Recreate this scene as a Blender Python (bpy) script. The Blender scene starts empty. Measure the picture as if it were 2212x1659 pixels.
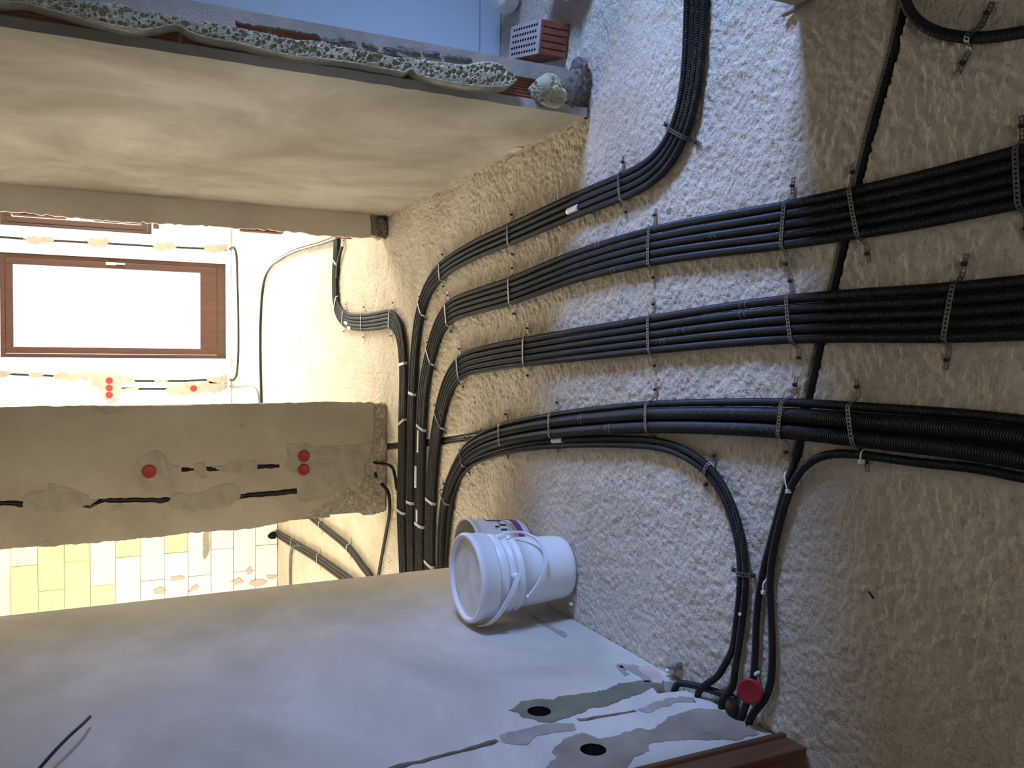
import bpy, bmesh, math, random
import numpy as np
from mathutils import Vector, Matrix
from mathutils.kdtree import KDTree
random.seed(7); rng = np.random.default_rng(7)
scene = bpy.context.scene
COL = scene.collection

# ------------------------------------------------------------------ camera
cam_d = bpy.data.cameras.new('camera'); cam = bpy.data.objects.new('camera', cam_d); COL.objects.link(cam)
cam_d.sensor_width = 36.0; cam_d.lens = 29.4575; cam_d.clip_start = 0.02
cam.matrix_world = Matrix(((0.009057, 0.999417, 0.032914), (-0.433310, 0.033587, -0.900619), (-0.901200, -0.006105, 0.433361))).to_4x4()          # phone held sideways, looking down the passage
cam.location = (0, 0, 1.550)
scene.camera = cam

# ------------------------------------------------------------------ world, lights, exposure
w = bpy.data.worlds.new('World'); scene.world = w; w.use_nodes = True
bg = w.node_tree.nodes['Background']
bg.inputs[0].default_value = (0.93, 0.97, 1.0, 1); bg.inputs[1].default_value = 3.0
vs = scene.view_settings
vs.view_transform = 'Standard'; vs.look = 'None'; vs.exposure = 0.0; vs.gamma = 1.0; vs.use_curve_mapping = False

def area(name, loc, direction, sx, sy, power, color, spread=180):
    d = bpy.data.lights.new(name, 'AREA'); d.shape = 'RECTANGLE'; d.size = sx; d.size_y = sy
    d.energy = power; d.color = color; d.spread = math.radians(spread)
    o = bpy.data.objects.new(name, d); COL.objects.link(o); o.location = loc
    o.rotation_euler = Vector(direction).to_track_quat('-Z', 'Y').to_euler()
    return o
# daylight entering by the windows of the rooms around the passage, plus an added entry fill
area('daylight_side_room', (3.46, 1.72, 1.45), (-1, .10, -.44), 0.70, 1.0, 37, (0.30, 0.48, 1.0), 70)
area('daylight_far_window', (0.60, 12.30, 1.5), (0, -1, -.1), 1.1, 2.2, 240, (1.0, 0.95, 0.82))
area('daylight_far_room', (3.5, 8.3, 1.6), (-1, 0, -.15), 2.6, 1.8, 440, (1.0, 0.93, 0.78))
area('entry_fill', (0, -1.22, 1.5), (0, 1, -.1), 0.7, 1.3, 0.3, (1.0, 0.90, 0.74))  # added fill light behind the camera, lifts the dim near floor
area('daylight_left_room', (-4.4, 6.1, 1.6), (1, 0, -.15), 2.4, 1.8, 215, (1.0, 0.92, 0.74))

# ------------------------------------------------------------------ materials
def new_mat(name):
    m = bpy.data.materials.new(name); m.use_nodes = True
    nt = m.node_tree
    return m, nt, nt.nodes['Principled BSDF']
def nd(nt, typ, **kw):
    n = nt.nodes.new(typ)
    for k, v in kw.items():
        if k in ('Scale', 'Detail', 'Roughness', 'Distortion', 'Strength', 'Distance', 'W', 'Randomness'): n.inputs[k].default_value = v
        else: setattr(n, k, v)
    return n
def ramp(nt, stops):
    r = nt.nodes.new('ShaderNodeValToRGB'); e = r.color_ramp.elements
    while len(e) < len(stops): e.new(0.5)
    for i, (p, c) in enumerate(stops): e[i].position = p; e[i].color = (*c, 1) if len(c) == 3 else c
    return r
def plain(name, color, rough=0.6, var=0.0, metallic=0.0, scale=8.0, bump=0.0, bscale=60.0, spec=0.5):
    m, nt, b = new_mat(name)
    b.inputs['Roughness'].default_value = rough; b.inputs['Metallic'].default_value = metallic
    b.inputs['Specular IOR Level'].default_value = spec
    tc = nd(nt, 'ShaderNodeTexCoord')
    nz = nd(nt, 'ShaderNodeTexNoise', Scale=scale, Detail=4.0); nt.links.new(tc.outputs['Object'], nz.inputs['Vector'])
    lo = tuple(max(0, c * (1 - var)) for c in color); hi = tuple(min(1, c * (1 + var)) for c in color)
    r = ramp(nt, [(0.3, lo), (0.7, hi)]); nt.links.new(nz.outputs['Fac'], r.inputs[0]); nt.links.new(r.outputs[0], b.inputs['Base Color'])
    if bump:
        n2 = nd(nt, 'ShaderNodeTexNoise', Scale=bscale, Detail=5.0, Roughness=0.65); nt.links.new(tc.outputs['Object'], n2.inputs['Vector'])
        bp = nd(nt, 'ShaderNodeBump', Strength=bump, Distance=0.01); nt.links.new(n2.outputs['Fac'], bp.inputs['Height']); nt.links.new(bp.outputs[0], b.inputs['Normal'])
    return m
def plaster(name, light, dark, stretch=(1, 1, 1), scale=1.6, specks=0.0):
    """smooth skim plaster with trowel clouds in two close tones and a few dark specks"""
    m, nt, b = new_mat(name); b.inputs['Roughness'].default_value = 0.75; b.inputs['Specular IOR Level'].default_value = 0.25
    tc = nd(nt, 'ShaderNodeTexCoord'); mp = nd(nt, 'ShaderNodeMapping'); mp.inputs['Scale'].default_value = stretch
    nt.links.new(tc.outputs['Object'], mp.inputs['Vector'])
    n1 = nd(nt, 'ShaderNodeTexNoise', Scale=scale, Detail=7.0, Roughness=0.6, Distortion=0.45); nt.links.new(mp.outputs[0], n1.inputs['Vector'])
    r = ramp(nt, [(0.34, dark), (0.5, tuple((a + c) / 2 for a, c in zip(light, dark))), (0.62, light)]); nt.links.new(n1.outputs['Fac'], r.inputs[0])
    vo = nd(nt, 'ShaderNodeTexVoronoi', Scale=9.0); nt.links.new(tc.outputs['Object'], vo.inputs['Vector'])
    n3 = nd(nt, 'ShaderNodeTexNoise', Scale=2.1, Detail=1.0); nt.links.new(tc.outputs['Object'], n3.inputs['Vector'])
    sub = nd(nt, 'ShaderNodeMath', operation='MULTIPLY_ADD'); nt.links.new(n3.outputs['Fac'], sub.inputs[0]); sub.inputs[1].default_value = -0.30; sub.inputs[2].default_value = 0.165 * specks ** .25 if specks else -1.0
    lt = nd(nt, 'ShaderNodeMath', operation='LESS_THAN'); nt.links.new(vo.outputs['Distance'], lt.inputs[0]); nt.links.new(sub.outputs[0], lt.inputs[1])
    mx = nd(nt, 'ShaderNodeMixRGB'); mx.inputs[2].default_value = (*[c * 0.45 for c in dark], 1)
    nt.links.new(lt.outputs[0], mx.inputs[0]); nt.links.new(r.outputs[0], mx.inputs[1]); nt.links.new(mx.outputs[0], b.inputs['Base Color'])
    n2 = nd(nt, 'ShaderNodeTexNoise', Scale=70.0, Detail=4.0); nt.links.new(mp.outputs[0], n2.inputs['Vector'])
    bp = nd(nt, 'ShaderNodeBump', Strength=0.12, Distance=0.004); nt.links.new(n2.outputs['Fac'], bp.inputs['Height']); nt.links.new(bp.outputs[0], b.inputs['Normal'])
    return m
def rough_floor():
    """coarse splashed screed: grain bump and a mottled grey-buff tone with dark pits"""
    m, nt, b = new_mat('rough screed'); b.inputs['Roughness'].default_value = 0.95; b.inputs['Specular IOR Level'].default_value = 0.15
    tc = nd(nt, 'ShaderNodeTexCoord')
    n1 = nd(nt, 'ShaderNodeTexNoise', Scale=3.0, Detail=6.0, Roughness=0.6); nt.links.new(tc.outputs['Object'], n1.inputs['Vector'])
    r = ramp(nt, [(0.3, (0.60, 0.515, 0.395)), (0.7, (0.76, 0.675, 0.545))]); nt.links.new(n1.outputs['Fac'], r.inputs[0])
    mp = nd(nt, 'ShaderNodeMapping'); mp.inputs['Scale'].default_value = (0.72, 1.0, 1.0); nt.links.new(tc.outputs['Object'], mp.inputs['Vector'])
    n2 = nd(nt, 'ShaderNodeTexNoise', Scale=120.0, Detail=2.0, Roughness=0.5); nt.links.new(mp.outputs[0], n2.inputs['Vector'])
    r2 = ramp(nt, [(0.27, (0.40, 0.38, 0.36)), (0.42, (1, 1, 1))]); nt.links.new(n2.outputs['Fac'], r2.inputs[0])
    mx = nd(nt, 'ShaderNodeMixRGB', blend_type='MULTIPLY'); mx.inputs[0].default_value = 0.45
    nt.links.new(r.outputs[0], mx.inputs[1]); nt.links.new(r2.outputs[0], mx.inputs[2]); nt.links.new(mx.outputs[0], b.inputs['Base Color'])
    n4 = nd(nt, 'ShaderNodeTexNoise', Scale=98.0, Detail=3.0, Roughness=0.55); nt.links.new(mp.outputs[0], n4.inputs['Vector'])
    r4 = ramp(nt, [(0.30, (0, 0, 0)), (0.66, (1, 1, 1))]); nt.links.new(n4.outputs['Fac'], r4.inputs[0])
    bp = nd(nt, 'ShaderNodeBump', Strength=1.0, Distance=0.0026); nt.links.new(r4.outputs[0], bp.inputs['Height'])
    n5 = nd(nt, 'ShaderNodeTexNoise', Scale=210.0, Detail=2.0, Roughness=0.5); nt.links.new(tc.outputs['Object'], n5.inputs['Vector'])
    bp2 = nd(nt, 'ShaderNodeBump', Strength=1.0, Distance=0.0016); nt.links.new(n5.outputs['Fac'], bp2.inputs['Height']); nt.links.new(bp.outputs[0], bp2.inputs['Normal']); nt.links.new(bp2.outputs[0], b.inputs['Normal'])
    return m
def wood(name, a, c, axis=2, rough=0.45):
    m, nt, b = new_mat(name); b.inputs['Roughness'].default_value = rough
    tc = nd(nt, 'ShaderNodeTexCoord'); mp = nd(nt, 'ShaderNodeMapping')
    s = [14, 14, 14]; s[axis] = 0.9; mp.inputs['Scale'].default_value = s; nt.links.new(tc.outputs['Object'], mp.inputs['Vector'])
    n1 = nd(nt, 'ShaderNodeTexNoise', Scale=3.0, Detail=6.0, Distortion=0.6); nt.links.new(mp.outputs[0], n1.inputs['Vector'])
    r = ramp(nt, [(0.3, a), (0.7, c)]); nt.links.new(n1.outputs['Fac'], r.inputs[0]); nt.links.new(r.outputs[0], b.inputs['Base Color'])
    return m
M = dict(
    floor=rough_floor(),
    wall=plaster('skim plaster', (0.42, 0.385, 0.335), (0.235, 0.20, 0.16), (1, 1, 1), 1.5, 0.0),
    wall_left=plaster('speckled skim plaster', (0.62, 0.58, 0.52), (0.44, 0.405, 0.345), (1, 0.8, 1.2), 1.8, 0.55),
    wall_grey=plaster('grey skim plaster', (0.43, 0.385, 0.325), (0.35, 0.305, 0.25), (1, 1, 1), 2.2, 0.35),
    wall_white=plaster('white paint', (0.86, 0.86, 0.85), (0.80, 0.80, 0.79), (1, 1, 1), 1.0, 0.2),
    wall_nib=plaster('pale skim plaster', (0.78, 0.72, 0.63), (0.66, 0.59, 0.50), (1, 1, 1), 2.0, 0.2),
    wall_side=plaster('white wall tinted daylight blue', (0.68, 0.82, 0.96), (0.64, 0.78, 0.92), (1, 1, 1), 1.0, 0.2),  # blue of the daylight mixed into the white wall's own colour
    mortar=plain('fresh mortar', (0.36, 0.325, 0.275), 0.95, 0.16, 0, 14, 0.5, 130, 0.1),
    mortar_green=plain('green grey mortar', (0.195, 0.19, 0.135), 0.95, 0.14, 0, 14, 0.5, 130, 0.1),
    mortar_brown=plain('brown grey mortar', (0.31, 0.26, 0.20), 0.95, 0.2, 0, 10, 0.5, 110, 0.1),
    mortar_pale=plain('dry mortar', (0.37, 0.335, 0.285), 0.95, 0.14, 0, 14, 0.5, 130, 0.1),
    core=plain('broken concrete', (0.40, 0.355, 0.295), 0.95, 0.35, 0, 45, 1.0, 90, 0.1),
    core_dark=plain('rough dark mortar', (0.21, 0.185, 0.155), 0.95, 0.5, 0, 60, 1.0, 110, 0.1),
    conduit=plain('black corrugated plastic', (0.017, 0.0175, 0.018), 0.5, 0.35, 0, 18, 0.0, 60, 0.28),
    conduit_grey=plain('dusty grey plastic', (0.10, 0.105, 0.11), 0.5, 0.2, 0, 18, 0.0, 60, 0.5),
    strap=plain('galvanised band', (0.17, 0.17, 0.165), 0.5, 0.25, 0.75, 60),
    tie=plain('grey cable tie', (0.42, 0.42, 0.40), 0.5, 0.1, 0, 20),
    ring=plain('pale print ring', (0.12, 0.12, 0.115), 0.5, 0.1, 0, 20),
    screw=plain('dark screw', (0.06, 0.055, 0.05), 0.5, 0.3, 0.7, 60),
    white=plain('white tape', (0.82, 0.82, 0.80), 0.5, 0.04, 0, 20),
    bucket=plain('white plastic', (0.84, 0.85, 0.86), 0.38, 0.03, 0, 6),
    lid=plain('dusty lid', (0.80, 0.76, 0.70), 0.8, 0.16, 0, 12, 0.1, 60, 0.2),
    bucket_in=plain('crusted bucket inside', (0.62, 0.55, 0.40), 0.85, 0.22, 0, 10, 0.3, 50, 0.2),
    brick=plain('fired clay', (0.30, 0.115, 0.075), 0.9, 0.22, 0, 25, 0.3, 90, 0.15),
    brick_top=plain('pale clay face', (0.56, 0.44, 0.40), 0.9, 0.12, 0, 30, 0.2, 90, 0.15),  # paler clay tone than the fired clay
    hole=plain('black plastic and hole shade', (0.012, 0.012, 0.012), 0.95, 0.2, 0, 20, 0.0, 60, 0.05),  # black box plastic; also paints the shade inside brick and wall holes
    foam=plain('cut polyurethane foam', (0.46, 0.42, 0.29), 0.85, 0.16, 0, 60, 0.3, 160, 0.15),
    block=plain('yellow block', (0.90, 0.86, 0.46), 0.9, 0.10, 0, 3, 0.2, 60, 0.1),
    block_cream=plain('cream block', (0.90, 0.885, 0.74), 0.9, 0.08, 0, 3, 0.2, 60, 0.1),
    block_white=plain('whitewashed block', (0.88, 0.84, 0.78), 0.9, 0.12, 0, 5, 0.2, 60, 0.1),
    red=plain('red plastic', (0.29, 0.011, 0.015), 0.5, 0.08, 0, 20, 0.0),
    wood_win=wood('window wood', (0.042, 0.0125, 0.0055), (0.068, 0.022, 0.010)),
    wood_door=wood('door frame wood', (0.105, 0.042, 0.018), (0.165, 0.075, 0.034)),
    wood_pale=plain('splintered wood', (0.62, 0.42, 0.20), 0.8, 0.25, 0, 30),
    cream=plain('cream enamel', (0.80, 0.74, 0.58), 0.4, 0.03),
    purple=plain('purple print', (0.20, 0.05, 0.30), 0.5, 0.05), orange=plain('orange print', (0.65, 0.36, 0.16), 0.5, 0.05),
    pink=plain('pink print', (0.66, 0.50, 0.58), 0.5, 0.05), ink=plain('black print', (0.03, 0.03, 0.04), 0.5, 0.05),
    bag=plain('dusty plastic sheet', (0.62, 0.64, 0.66), 0.6, 0.12, 0, 12, 0.3, 20),
)
mg, ntg, bgl = new_mat('window glass'); M['glass'] = mg
bgl.inputs['Base Color'].default_value = (1, 1, 1, 1); bgl.inputs['Roughness'].default_value = 0.02
bgl.inputs['Transmission Weight'].default_value = 1.0; bgl.inputs['IOR'].default_value = 1.05

# ------------------------------------------------------------------ mesh helpers
def obj(name, verts, faces, mat, parent=None, smooth=False, mats=None, fmat=None):
    """one mesh object; its origin sits under its middle; a child keeps its place under its parent"""
    v = np.asarray(verts, float)
    lo, hi = v.min(0), v.max(0); org = np.array([(lo[0] + hi[0]) / 2, (lo[1] + hi[1]) / 2, lo[2]])
    me = bpy.data.meshes.new(name); me.from_pydata((v - org).tolist(), [], faces if isinstance(faces, list) else faces.tolist())
    for mm in (mats or [mat]): me.materials.append(M[mm])
    if fmat is not None: me.polygons.foreach_set('material_index', np.asarray(fmat, np.int32))
    if smooth: me.polygons.foreach_set('use_smooth', np.ones(len(me.polygons), bool))
    me.update()
    o = bpy.data.objects.new(name, me); COL.objects.link(o)
    if parent is not None:
        o.parent = parent; pw = Vector(parent['_org']); o.location = Vector(org) - pw
    else: o.location = org
    o['_org'] = tuple(org)
    return o
def thing(name, loc):
    o = bpy.data.objects.new(name, None); COL.objects.link(o); o.location = loc; o['_org'] = tuple(loc); o.empty_display_size = 0.05
    return o
def tag(o, label, cat, group=None):
    o['label'] = label; o['category'] = cat
    if group: o['group'] = group
    return o
def struct(o, label=None):
    o['kind'] = 'structure'
    if label: o['label'] = label
    return o
def join(parts):
    V, Fs = [], []; n = 0
    for v, f in parts:
        v = np.asarray(v, float); V.append(v); Fs += [[i + n for i in q] for q in f]; n += len(v)
    return np.concatenate(V), Fs
def box(x0, x1, y0, y1, z0, z1):
    v = [(x0, y0, z0), (x1, y0, z0), (x1, y1, z0), (x0, y1, z0), (x0, y0, z1), (x1, y0, z1), (x1, y1, z1), (x0, y1, z1)]
    return v, [[0, 3, 2, 1], [4, 5, 6, 7], [0, 1, 5, 4], [1, 2, 6, 5], [2, 3, 7, 6], [3, 0, 4, 7]]
def bevel_box(x0, x1, y0, y1, z0, z1, b):
    bm = bmesh.new(); v, f = box(x0, x1, y0, y1, z0, z1)
    vs_ = [bm.verts.new(p) for p in v]
    for q in f: bm.faces.new([vs_[i] for i in q])
    bmesh.ops.bevel(bm, geom=list(bm.edges), offset=b, segments=2, profile=0.6, affect='EDGES')
    bm.verts.index_update()
    r = ([tuple(p.co) for p in bm.verts], [[p.index for p in q.verts] for q in bm.faces]); bm.free(); return r
def catmull(pts, step):
    P = np.asarray(pts, float)
    Q = np.vstack([2 * P[0] - P[1], P, 2 * P[-1] - P[-2]]); out = []
    for i in range(1, len(Q) - 2):
        p0, p1, p2, p3 = Q[i - 1:i + 3]
        d1 = max(1e-6, np.linalg.norm(p1 - p0)) ** .5; d2 = max(1e-6, np.linalg.norm(p2 - p1)) ** .5; d3 = max(1e-6, np.linalg.norm(p3 - p2)) ** .5
        m1 = (p1 - p0) / d1 - (p2 - p0) / (d1 + d2) + (p2 - p1) / d2; m2 = (p2 - p1) / d2 - (p3 - p1) / (d2 + d3) + (p3 - p2) / d3
        m1 *= d2; m2 *= d2
        n = max(2, int(np.linalg.norm(p2 - p1) / step)); t = np.linspace(0, 1, n, endpoint=False)[:, None]
        out.append((2 * p1 - 2 * p2 + m1 + m2) * t ** 3 + (-3 * p1 + 3 * p2 - 2 * m1 - m2) * t ** 2 + m1 * t + p1)
    out.append(P[-1:]); return resample(np.vstack(out), step)
def resample(C, step):
    s = np.r_[0, np.cumsum(np.linalg.norm(np.diff(C, axis=0), axis=1))]; n = max(3, int(s[-1] / step) + 1)
    t = np.linspace(0, s[-1], n); return np.stack([np.interp(t, s, C[:, k]) for k in range(C.shape[1])], 1)
def smooth_line(C, k):
    if k < 1: return C
    D = C.copy(); n = len(C)
    ker = np.ones(2 * k + 1) / (2 * k + 1)
    for a in range(C.shape[1]):
        e = np.r_[2 * C[0, a] - C[k:0:-1, a], C[:, a], 2 * C[-1, a] - C[-2:-k - 2:-1, a]]; D[:, a] = np.convolve(e, ker, 'valid')
    return D
def tube_mesh(C, r, sides=10, cap=True):
    C = np.asarray(C, float); n = len(C); r = np.broadcast_to(np.asarray(r, float), (n,))
    T = np.gradient(C, axis=0); T /= np.linalg.norm(T, axis=1)[:, None] + 1e-9
    up = np.array([0, 0, 1.0]); N = np.cross(T, up); ln = np.linalg.norm(N, axis=1)
    bad = ln < 0.15
    if bad.any(): N[bad] = np.cross(T[bad], np.array([0, 1.0, 0])); ln = np.linalg.norm(N, axis=1)
    N /= ln[:, None] + 1e-9; Bn = np.cross(N, T)
    a = np.arange(sides) * 2 * math.pi / sides
    V = C[:, None, :] + r[:, None, None] * (np.cos(a)[None, :, None] * N[:, None, :] + np.sin(a)[None, :, None] * Bn[:, None, :])
    i = np.arange(n - 1)[:, None] * sides; k = np.arange(sides)[None, :]; k2 = (k + 1) % sides
    Fq = np.stack([i + k, i + k2, i + sides + k2, i + sides + k], -1).reshape(-1, 4).tolist()
    if cap: Fq += [list(range(sides))[::-1], [(n - 1) * sides + q for q in range(sides)]]
    return V.reshape(-1, 3), Fq
def corrugated(C, r, pitch=0.0046, near=2.75):
    """flexible conduit with real rings, a little coarser on the conduits that lie farther away"""
    far = np.hypot(C[:, 0], C[:, 1]).min() > near
    C = resample(np.asarray(C, float), 0.010); d = np.hypot(C[:, 0], C[:, 1]); isn = d < near; out = []; i = 0; n = len(C)
    while i < n:
        j = i
        while j + 1 < n and isn[j + 1] == isn[i]: j += 1
        seg = C[i:min(j + 2, n)]; p = pitch if isn[i] else 0.0062
        if len(seg) > 1:
            m = max(1, int(round(np.linalg.norm(np.diff(seg, axis=0), axis=1).sum() / p))); seg = resample_n(seg, m * 4 + 1)
        out.append(seg[:-1] if j + 1 < n else seg); i = j + 1
    P = np.vstack(out); k = np.arange(len(P)) % 4
    return tube_mesh(P, np.where(k < 2, r, r * 0.845), 7 if far else 8)
def resample_n(C, n):
    s = np.r_[0, np.cumsum(np.linalg.norm(np.diff(C, axis=0), axis=1))]; t = np.linspace(0, s[-1], n)
    return np.stack([np.interp(t, s, C[:, k]) for k in range(C.shape[1])], 1)
def ragged(pts, amp, step, seed=0):
    """outline with a torn edge: smooth wander plus fine teeth"""
    r_ = np.random.default_rng(seed); P = np.asarray(pts, float); C = resample(np.vstack([P, P[:1]]), step / 2.5)[:-1]; n = len(C)
    j = r_.normal(0, 1, C.shape); k = min(3, max(1, n // 8)); wide = sum(np.roll(j, q, 0) for q in range(-k, k + 1)) / (2 * k + 1) ** .5
    return C + wide * amp * .8 + r_.normal(0, 1, C.shape) * amp * .28
def prism(outline, to3d, depth):
    """flat plate: outline in plane coordinates, to3d(u, v, d) gives the point d in front of the plane"""
    n = len(outline)
    V = [to3d(u, v, depth) for u, v in outline] + [to3d(u, v, 0) for u, v in outline]
    Fq = [list(range(n))] + [list(range(n, 2 * n))[::-1]] + [[i, n + i, n + (i + 1) % n, (i + 1) % n] for i in range(n)]
    return V, Fq
def fix_normals(o):
    bm = bmesh.new(); bm.from_mesh(o.data); bmesh.ops.recalc_face_normals(bm, faces=bm.faces); bm.to_mesh(o.data); bm.free()
def cut(o, cutters):
    """carve grooves and holes out of a wall"""
    tmp = []
    fix_normals(o)
    for v, f in cutters:
        me = bpy.data.meshes.new('cutter'); vv = np.asarray(v, float) - np.array(o['_org']); me.from_pydata(vv.tolist(), [], f); me.update()
        c = bpy.data.objects.new('cutter', me); COL.objects.link(c); c.location = o['_org']; fix_normals(c)
        md = o.modifiers.new('cut', 'BOOLEAN'); md.operation = 'DIFFERENCE'; md.object = c; md.solver = 'EXACT'; tmp.append(c)
    dg = bpy.context.evaluated_depsgraph_get(); me2 = bpy.data.meshes.new_from_object(o.evaluated_get(dg))
    o.modifiers.clear(); old = o.data; o.data = me2; me2.name = old.name
    for c in tmp: bpy.data.objects.remove(c)
    return o
def value_noise(X, Y, freq, seed):
    r_ = np.random.default_rng(seed); G = r_.random((512, 512)); x = X * freq + 1000.3; y = Y * freq + 1000.7
    xi = np.floor(x).astype(int); yi = np.floor(y).astype(int); fx = x - xi; fy = y - yi
    fx = fx * fx * (3 - 2 * fx); fy = fy * fy * (3 - 2 * fy)
    g = lambda a, b_: G[a % 512, b_ % 512]
    return (g(xi, yi) * (1 - fx) + g(xi + 1, yi) * fx) * (1 - fy) + (g(xi, yi + 1) * (1 - fx) + g(xi + 1, yi + 1) * fx) * fy
def lump(center, rad, seed, rough=0.25, subdiv=3, jit=None):
    bm = bmesh.new(); bmesh.ops.create_icosphere(bm, subdivisions=subdiv, radius=1.0); r_ = np.random.default_rng(seed)
    d = r_.normal(0, 1, (40, 3)); d /= np.linalg.norm(d, axis=1)[:, None]; amp = r_.normal(0, 1, 40)
    V = np.array([tuple(p.co) for p in bm.verts]); bm.verts.index_update()
    k = np.exp(6 * (V @ d.T - 1)); V = V * (1 + rough * (k * amp).sum(1))[:, None] * (1 + (rough * .25 if jit is None else jit) * r_.normal(0, 1, len(V)))[:, None]
    Fq = [[p.index for p in q.verts] for q in bm.faces]; bm.free()
    return V * np.array(rad) + np.array(center), Fq
def ladder_band(path, across, width, hole=True, thick=0.0013):
    """perforated steel band: two rails and the bars between the holes, following a path of 3D points"""
    P = resample(np.asarray(path, float), 0.0045); a = np.asarray(across, float); n = len(P)
    T = np.gradient(P, axis=0); T /= np.linalg.norm(T, axis=1)[:, None]; Nn = np.cross(a, T); Nn /= np.linalg.norm(Nn, axis=1)[:, None] + 1e-9
    Nn[Nn[:, 2] < 0] *= 1
    parts = []
    def strip(lo, hi, i0, i1):
        q = []
        for i in range(i0, i1 + 1):
            for s, h in ((lo, 0), (hi, 0), (hi, thick), (lo, thick)): q.append(P[i] + a * s + Nn[i] * h)
        Fq = []
        for i in range(i1 - i0):
            for k in range(4): Fq.append([i * 4 + k, i * 4 + (k + 1) % 4, i * 4 + 4 + (k + 1) % 4, i * 4 + 4 + k])
        m = (i1 - i0) * 4; Fq += [[3, 2, 1, 0], [m, m + 1, m + 2, m + 3]]
        parts.append((q, Fq))
    h = width / 2
    if hole:
        strip(-h, -h * .45, 0, n - 1); strip(h * .45, h, 0, n - 1)
        for i in range(0, n - 1, 2): strip(-h * .47, h * .47, i, i + 1)
    else: strip(-h, h, 0, n - 1)
    return join(parts)

# ------------------------------------------------------------------ floor
H_C = 2.95
F_path = catmull([(0.815, 1.287), (0.760, 1.299), (0.650, 1.330), (0.539, 1.371), (0.421, 1.404), (0.309, 1.437), (0.193, 1.469), (0.085, 1.501), (-0.073, 1.542), (-0.243, 1.580)], .01)
X_path = catmull([(-0.671, 5.710), (-0.604, 5.281), (-0.539, 4.814), (-0.472, 4.294), (-0.406, 3.826), (-0.379, 3.651), (-0.343, 3.413)], .01)
def line_dist(X, Y, C):
    kd = KDTree(len(C))
    for i, p in enumerate(C): kd.insert((p[0], p[1], 0), i)
    kd.balance(); D = np.full(X.size, 9.0); lo = C.min(0) - .06; hi = C.max(0) + .06
    xf, yf = X.ravel(), Y.ravel(); ix = np.where((xf > lo[0]) & (xf < hi[0]) & (yf > lo[1]) & (yf < hi[1]))[0]
    for i in ix: D[i] = kd.find((xf[i], yf[i], 0))[2]
    return D.reshape(X.shape)
xs = np.r_[np.linspace(-4.6, -1.75, 26)[:-1], np.linspace(-1.75, -1.0, 44)[:-1], np.linspace(-1.0, .95, 385)[:-1], np.linspace(.95, 1.55, 64)[:-1], np.linspace(1.55, 3.7, 20)]
ys = np.r_[np.linspace(-1.3, .85, 10)[:-1], np.linspace(.85, 2.9, 400)[:-1], np.linspace(2.9, 3.7, 100)[:-1], np.linspace(3.7, 5.6, 120)[:-1], np.linspace(5.6, 12.6, 70)]
XX, YY = np.meshgrid(xs, ys, indexing='ij')
pit = np.clip((value_noise(XX * .78, YY, 92, 1) - .18) / .55, 0, 1)              # splashed lumps with gaps between them
hgt = 0.0036 * pit + 0.0030 * value_noise(XX, YY * .8, 125, 2) + 0.004 * value_noise(XX, YY, 11, 3) + 0.003 * value_noise(XX, YY, 34, 4)
hgt = hgt - hgt.max() * .90
g = line_dist(XX, YY, F_path); hgt -= 0.024 * np.clip((0.0170 - g) / 0.005, 0, 1)
g = line_dist(XX, YY, X_path); hgt -= 0.024 * np.clip((0.020 - g) / 0.008, 0, 1)
nx, ny = XX.shape
ii, jj = np.meshgrid(np.arange(nx - 1), np.arange(ny - 1), indexing='ij'); k0 = (ii * ny + jj).ravel()
fl = obj('floor', np.stack([XX, YY, hgt], -1).reshape(-1, 3), np.stack([k0, k0 + ny, k0 + ny + 1, k0 + 1], -1), 'floor', smooth=True)
struct(fl, 'rough buff screed floor running through the passage and the rooms')
slab = obj('floor_slab', *box(-4.7, 3.8, -1.4, 12.7, -.25, -.05), 'core'); struct(slab)  # unseen slab below the screed floor
struct(obj('ceiling', *box(-4.7, 3.8, -1.4, 12.7, H_C, H_C + .15), 'wall'))

# ------------------------------------------------------------------ walls
def onL(u, v, d): return (-.975 + d, u, v)      # passage side of the left wall (u = y, v = z)
def onR(u, v, d): return (.855 - d, u, v)
def onC(u, v, d): return (u, 5.005 - d, v)      # middle wall, facing the passage (u = x, v = z)
def onW(u, v, d): return (u, 12.35 - d, v)
def onB(u, v, d): return (u, 8.75 - d, v)
def onJ(u, v, d): return (u, 2.60 - d, v)
def cyl_cut(center, axis, r, depth, n=28):
    a = np.arange(n) * 2 * math.pi / n; c = np.array(center, float)
    e = {'x': (np.array([0, 1, 0.]), np.array([0, 0, 1.]), np.array([1., 0, 0])), 'y': (np.array([1., 0, 0]), np.array([0, 0, 1.]), np.array([0, 1., 0]))}[axis]
    ring = c + r * (np.cos(a)[:, None] * e[0] + np.sin(a)[:, None] * e[1])
    V = np.vstack([ring - e[2] * depth, ring + e[2] * depth]); Fq = [list(range(n))[::-1], list(range(n, 2 * n))] + [[i, (i + 1) % n, n + (i + 1) % n, n + i] for i in range(n)]
    return V, Fq
def groove_outline(pts, wdt, seed):
    C = resample(np.asarray(pts, float), .025); T = np.gradient(C, axis=0); T /= np.linalg.norm(T, axis=1)[:, None]
    N = np.stack([-T[:, 1], T[:, 0]], 1); r_ = np.random.default_rng(seed); n = len(C)
    ww = wdt / 2 * (1 + .28 * r_.normal(0, 1, (2, n))).clip(.55, 1.5)
    return np.vstack([C + N * ww[0][:, None], (C - N * ww[1][:, None])[::-1]])
def patch(parent, pts, to3d, mat, seed, thick=.004, amp=.004, step=.012, name='mortar_patch'):
    V, Fq = prism(ragged(pts, amp, step, seed), to3d, thick)
    o = obj(name, V, Fq, mat, parent); fix_normals(o); return o

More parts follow.
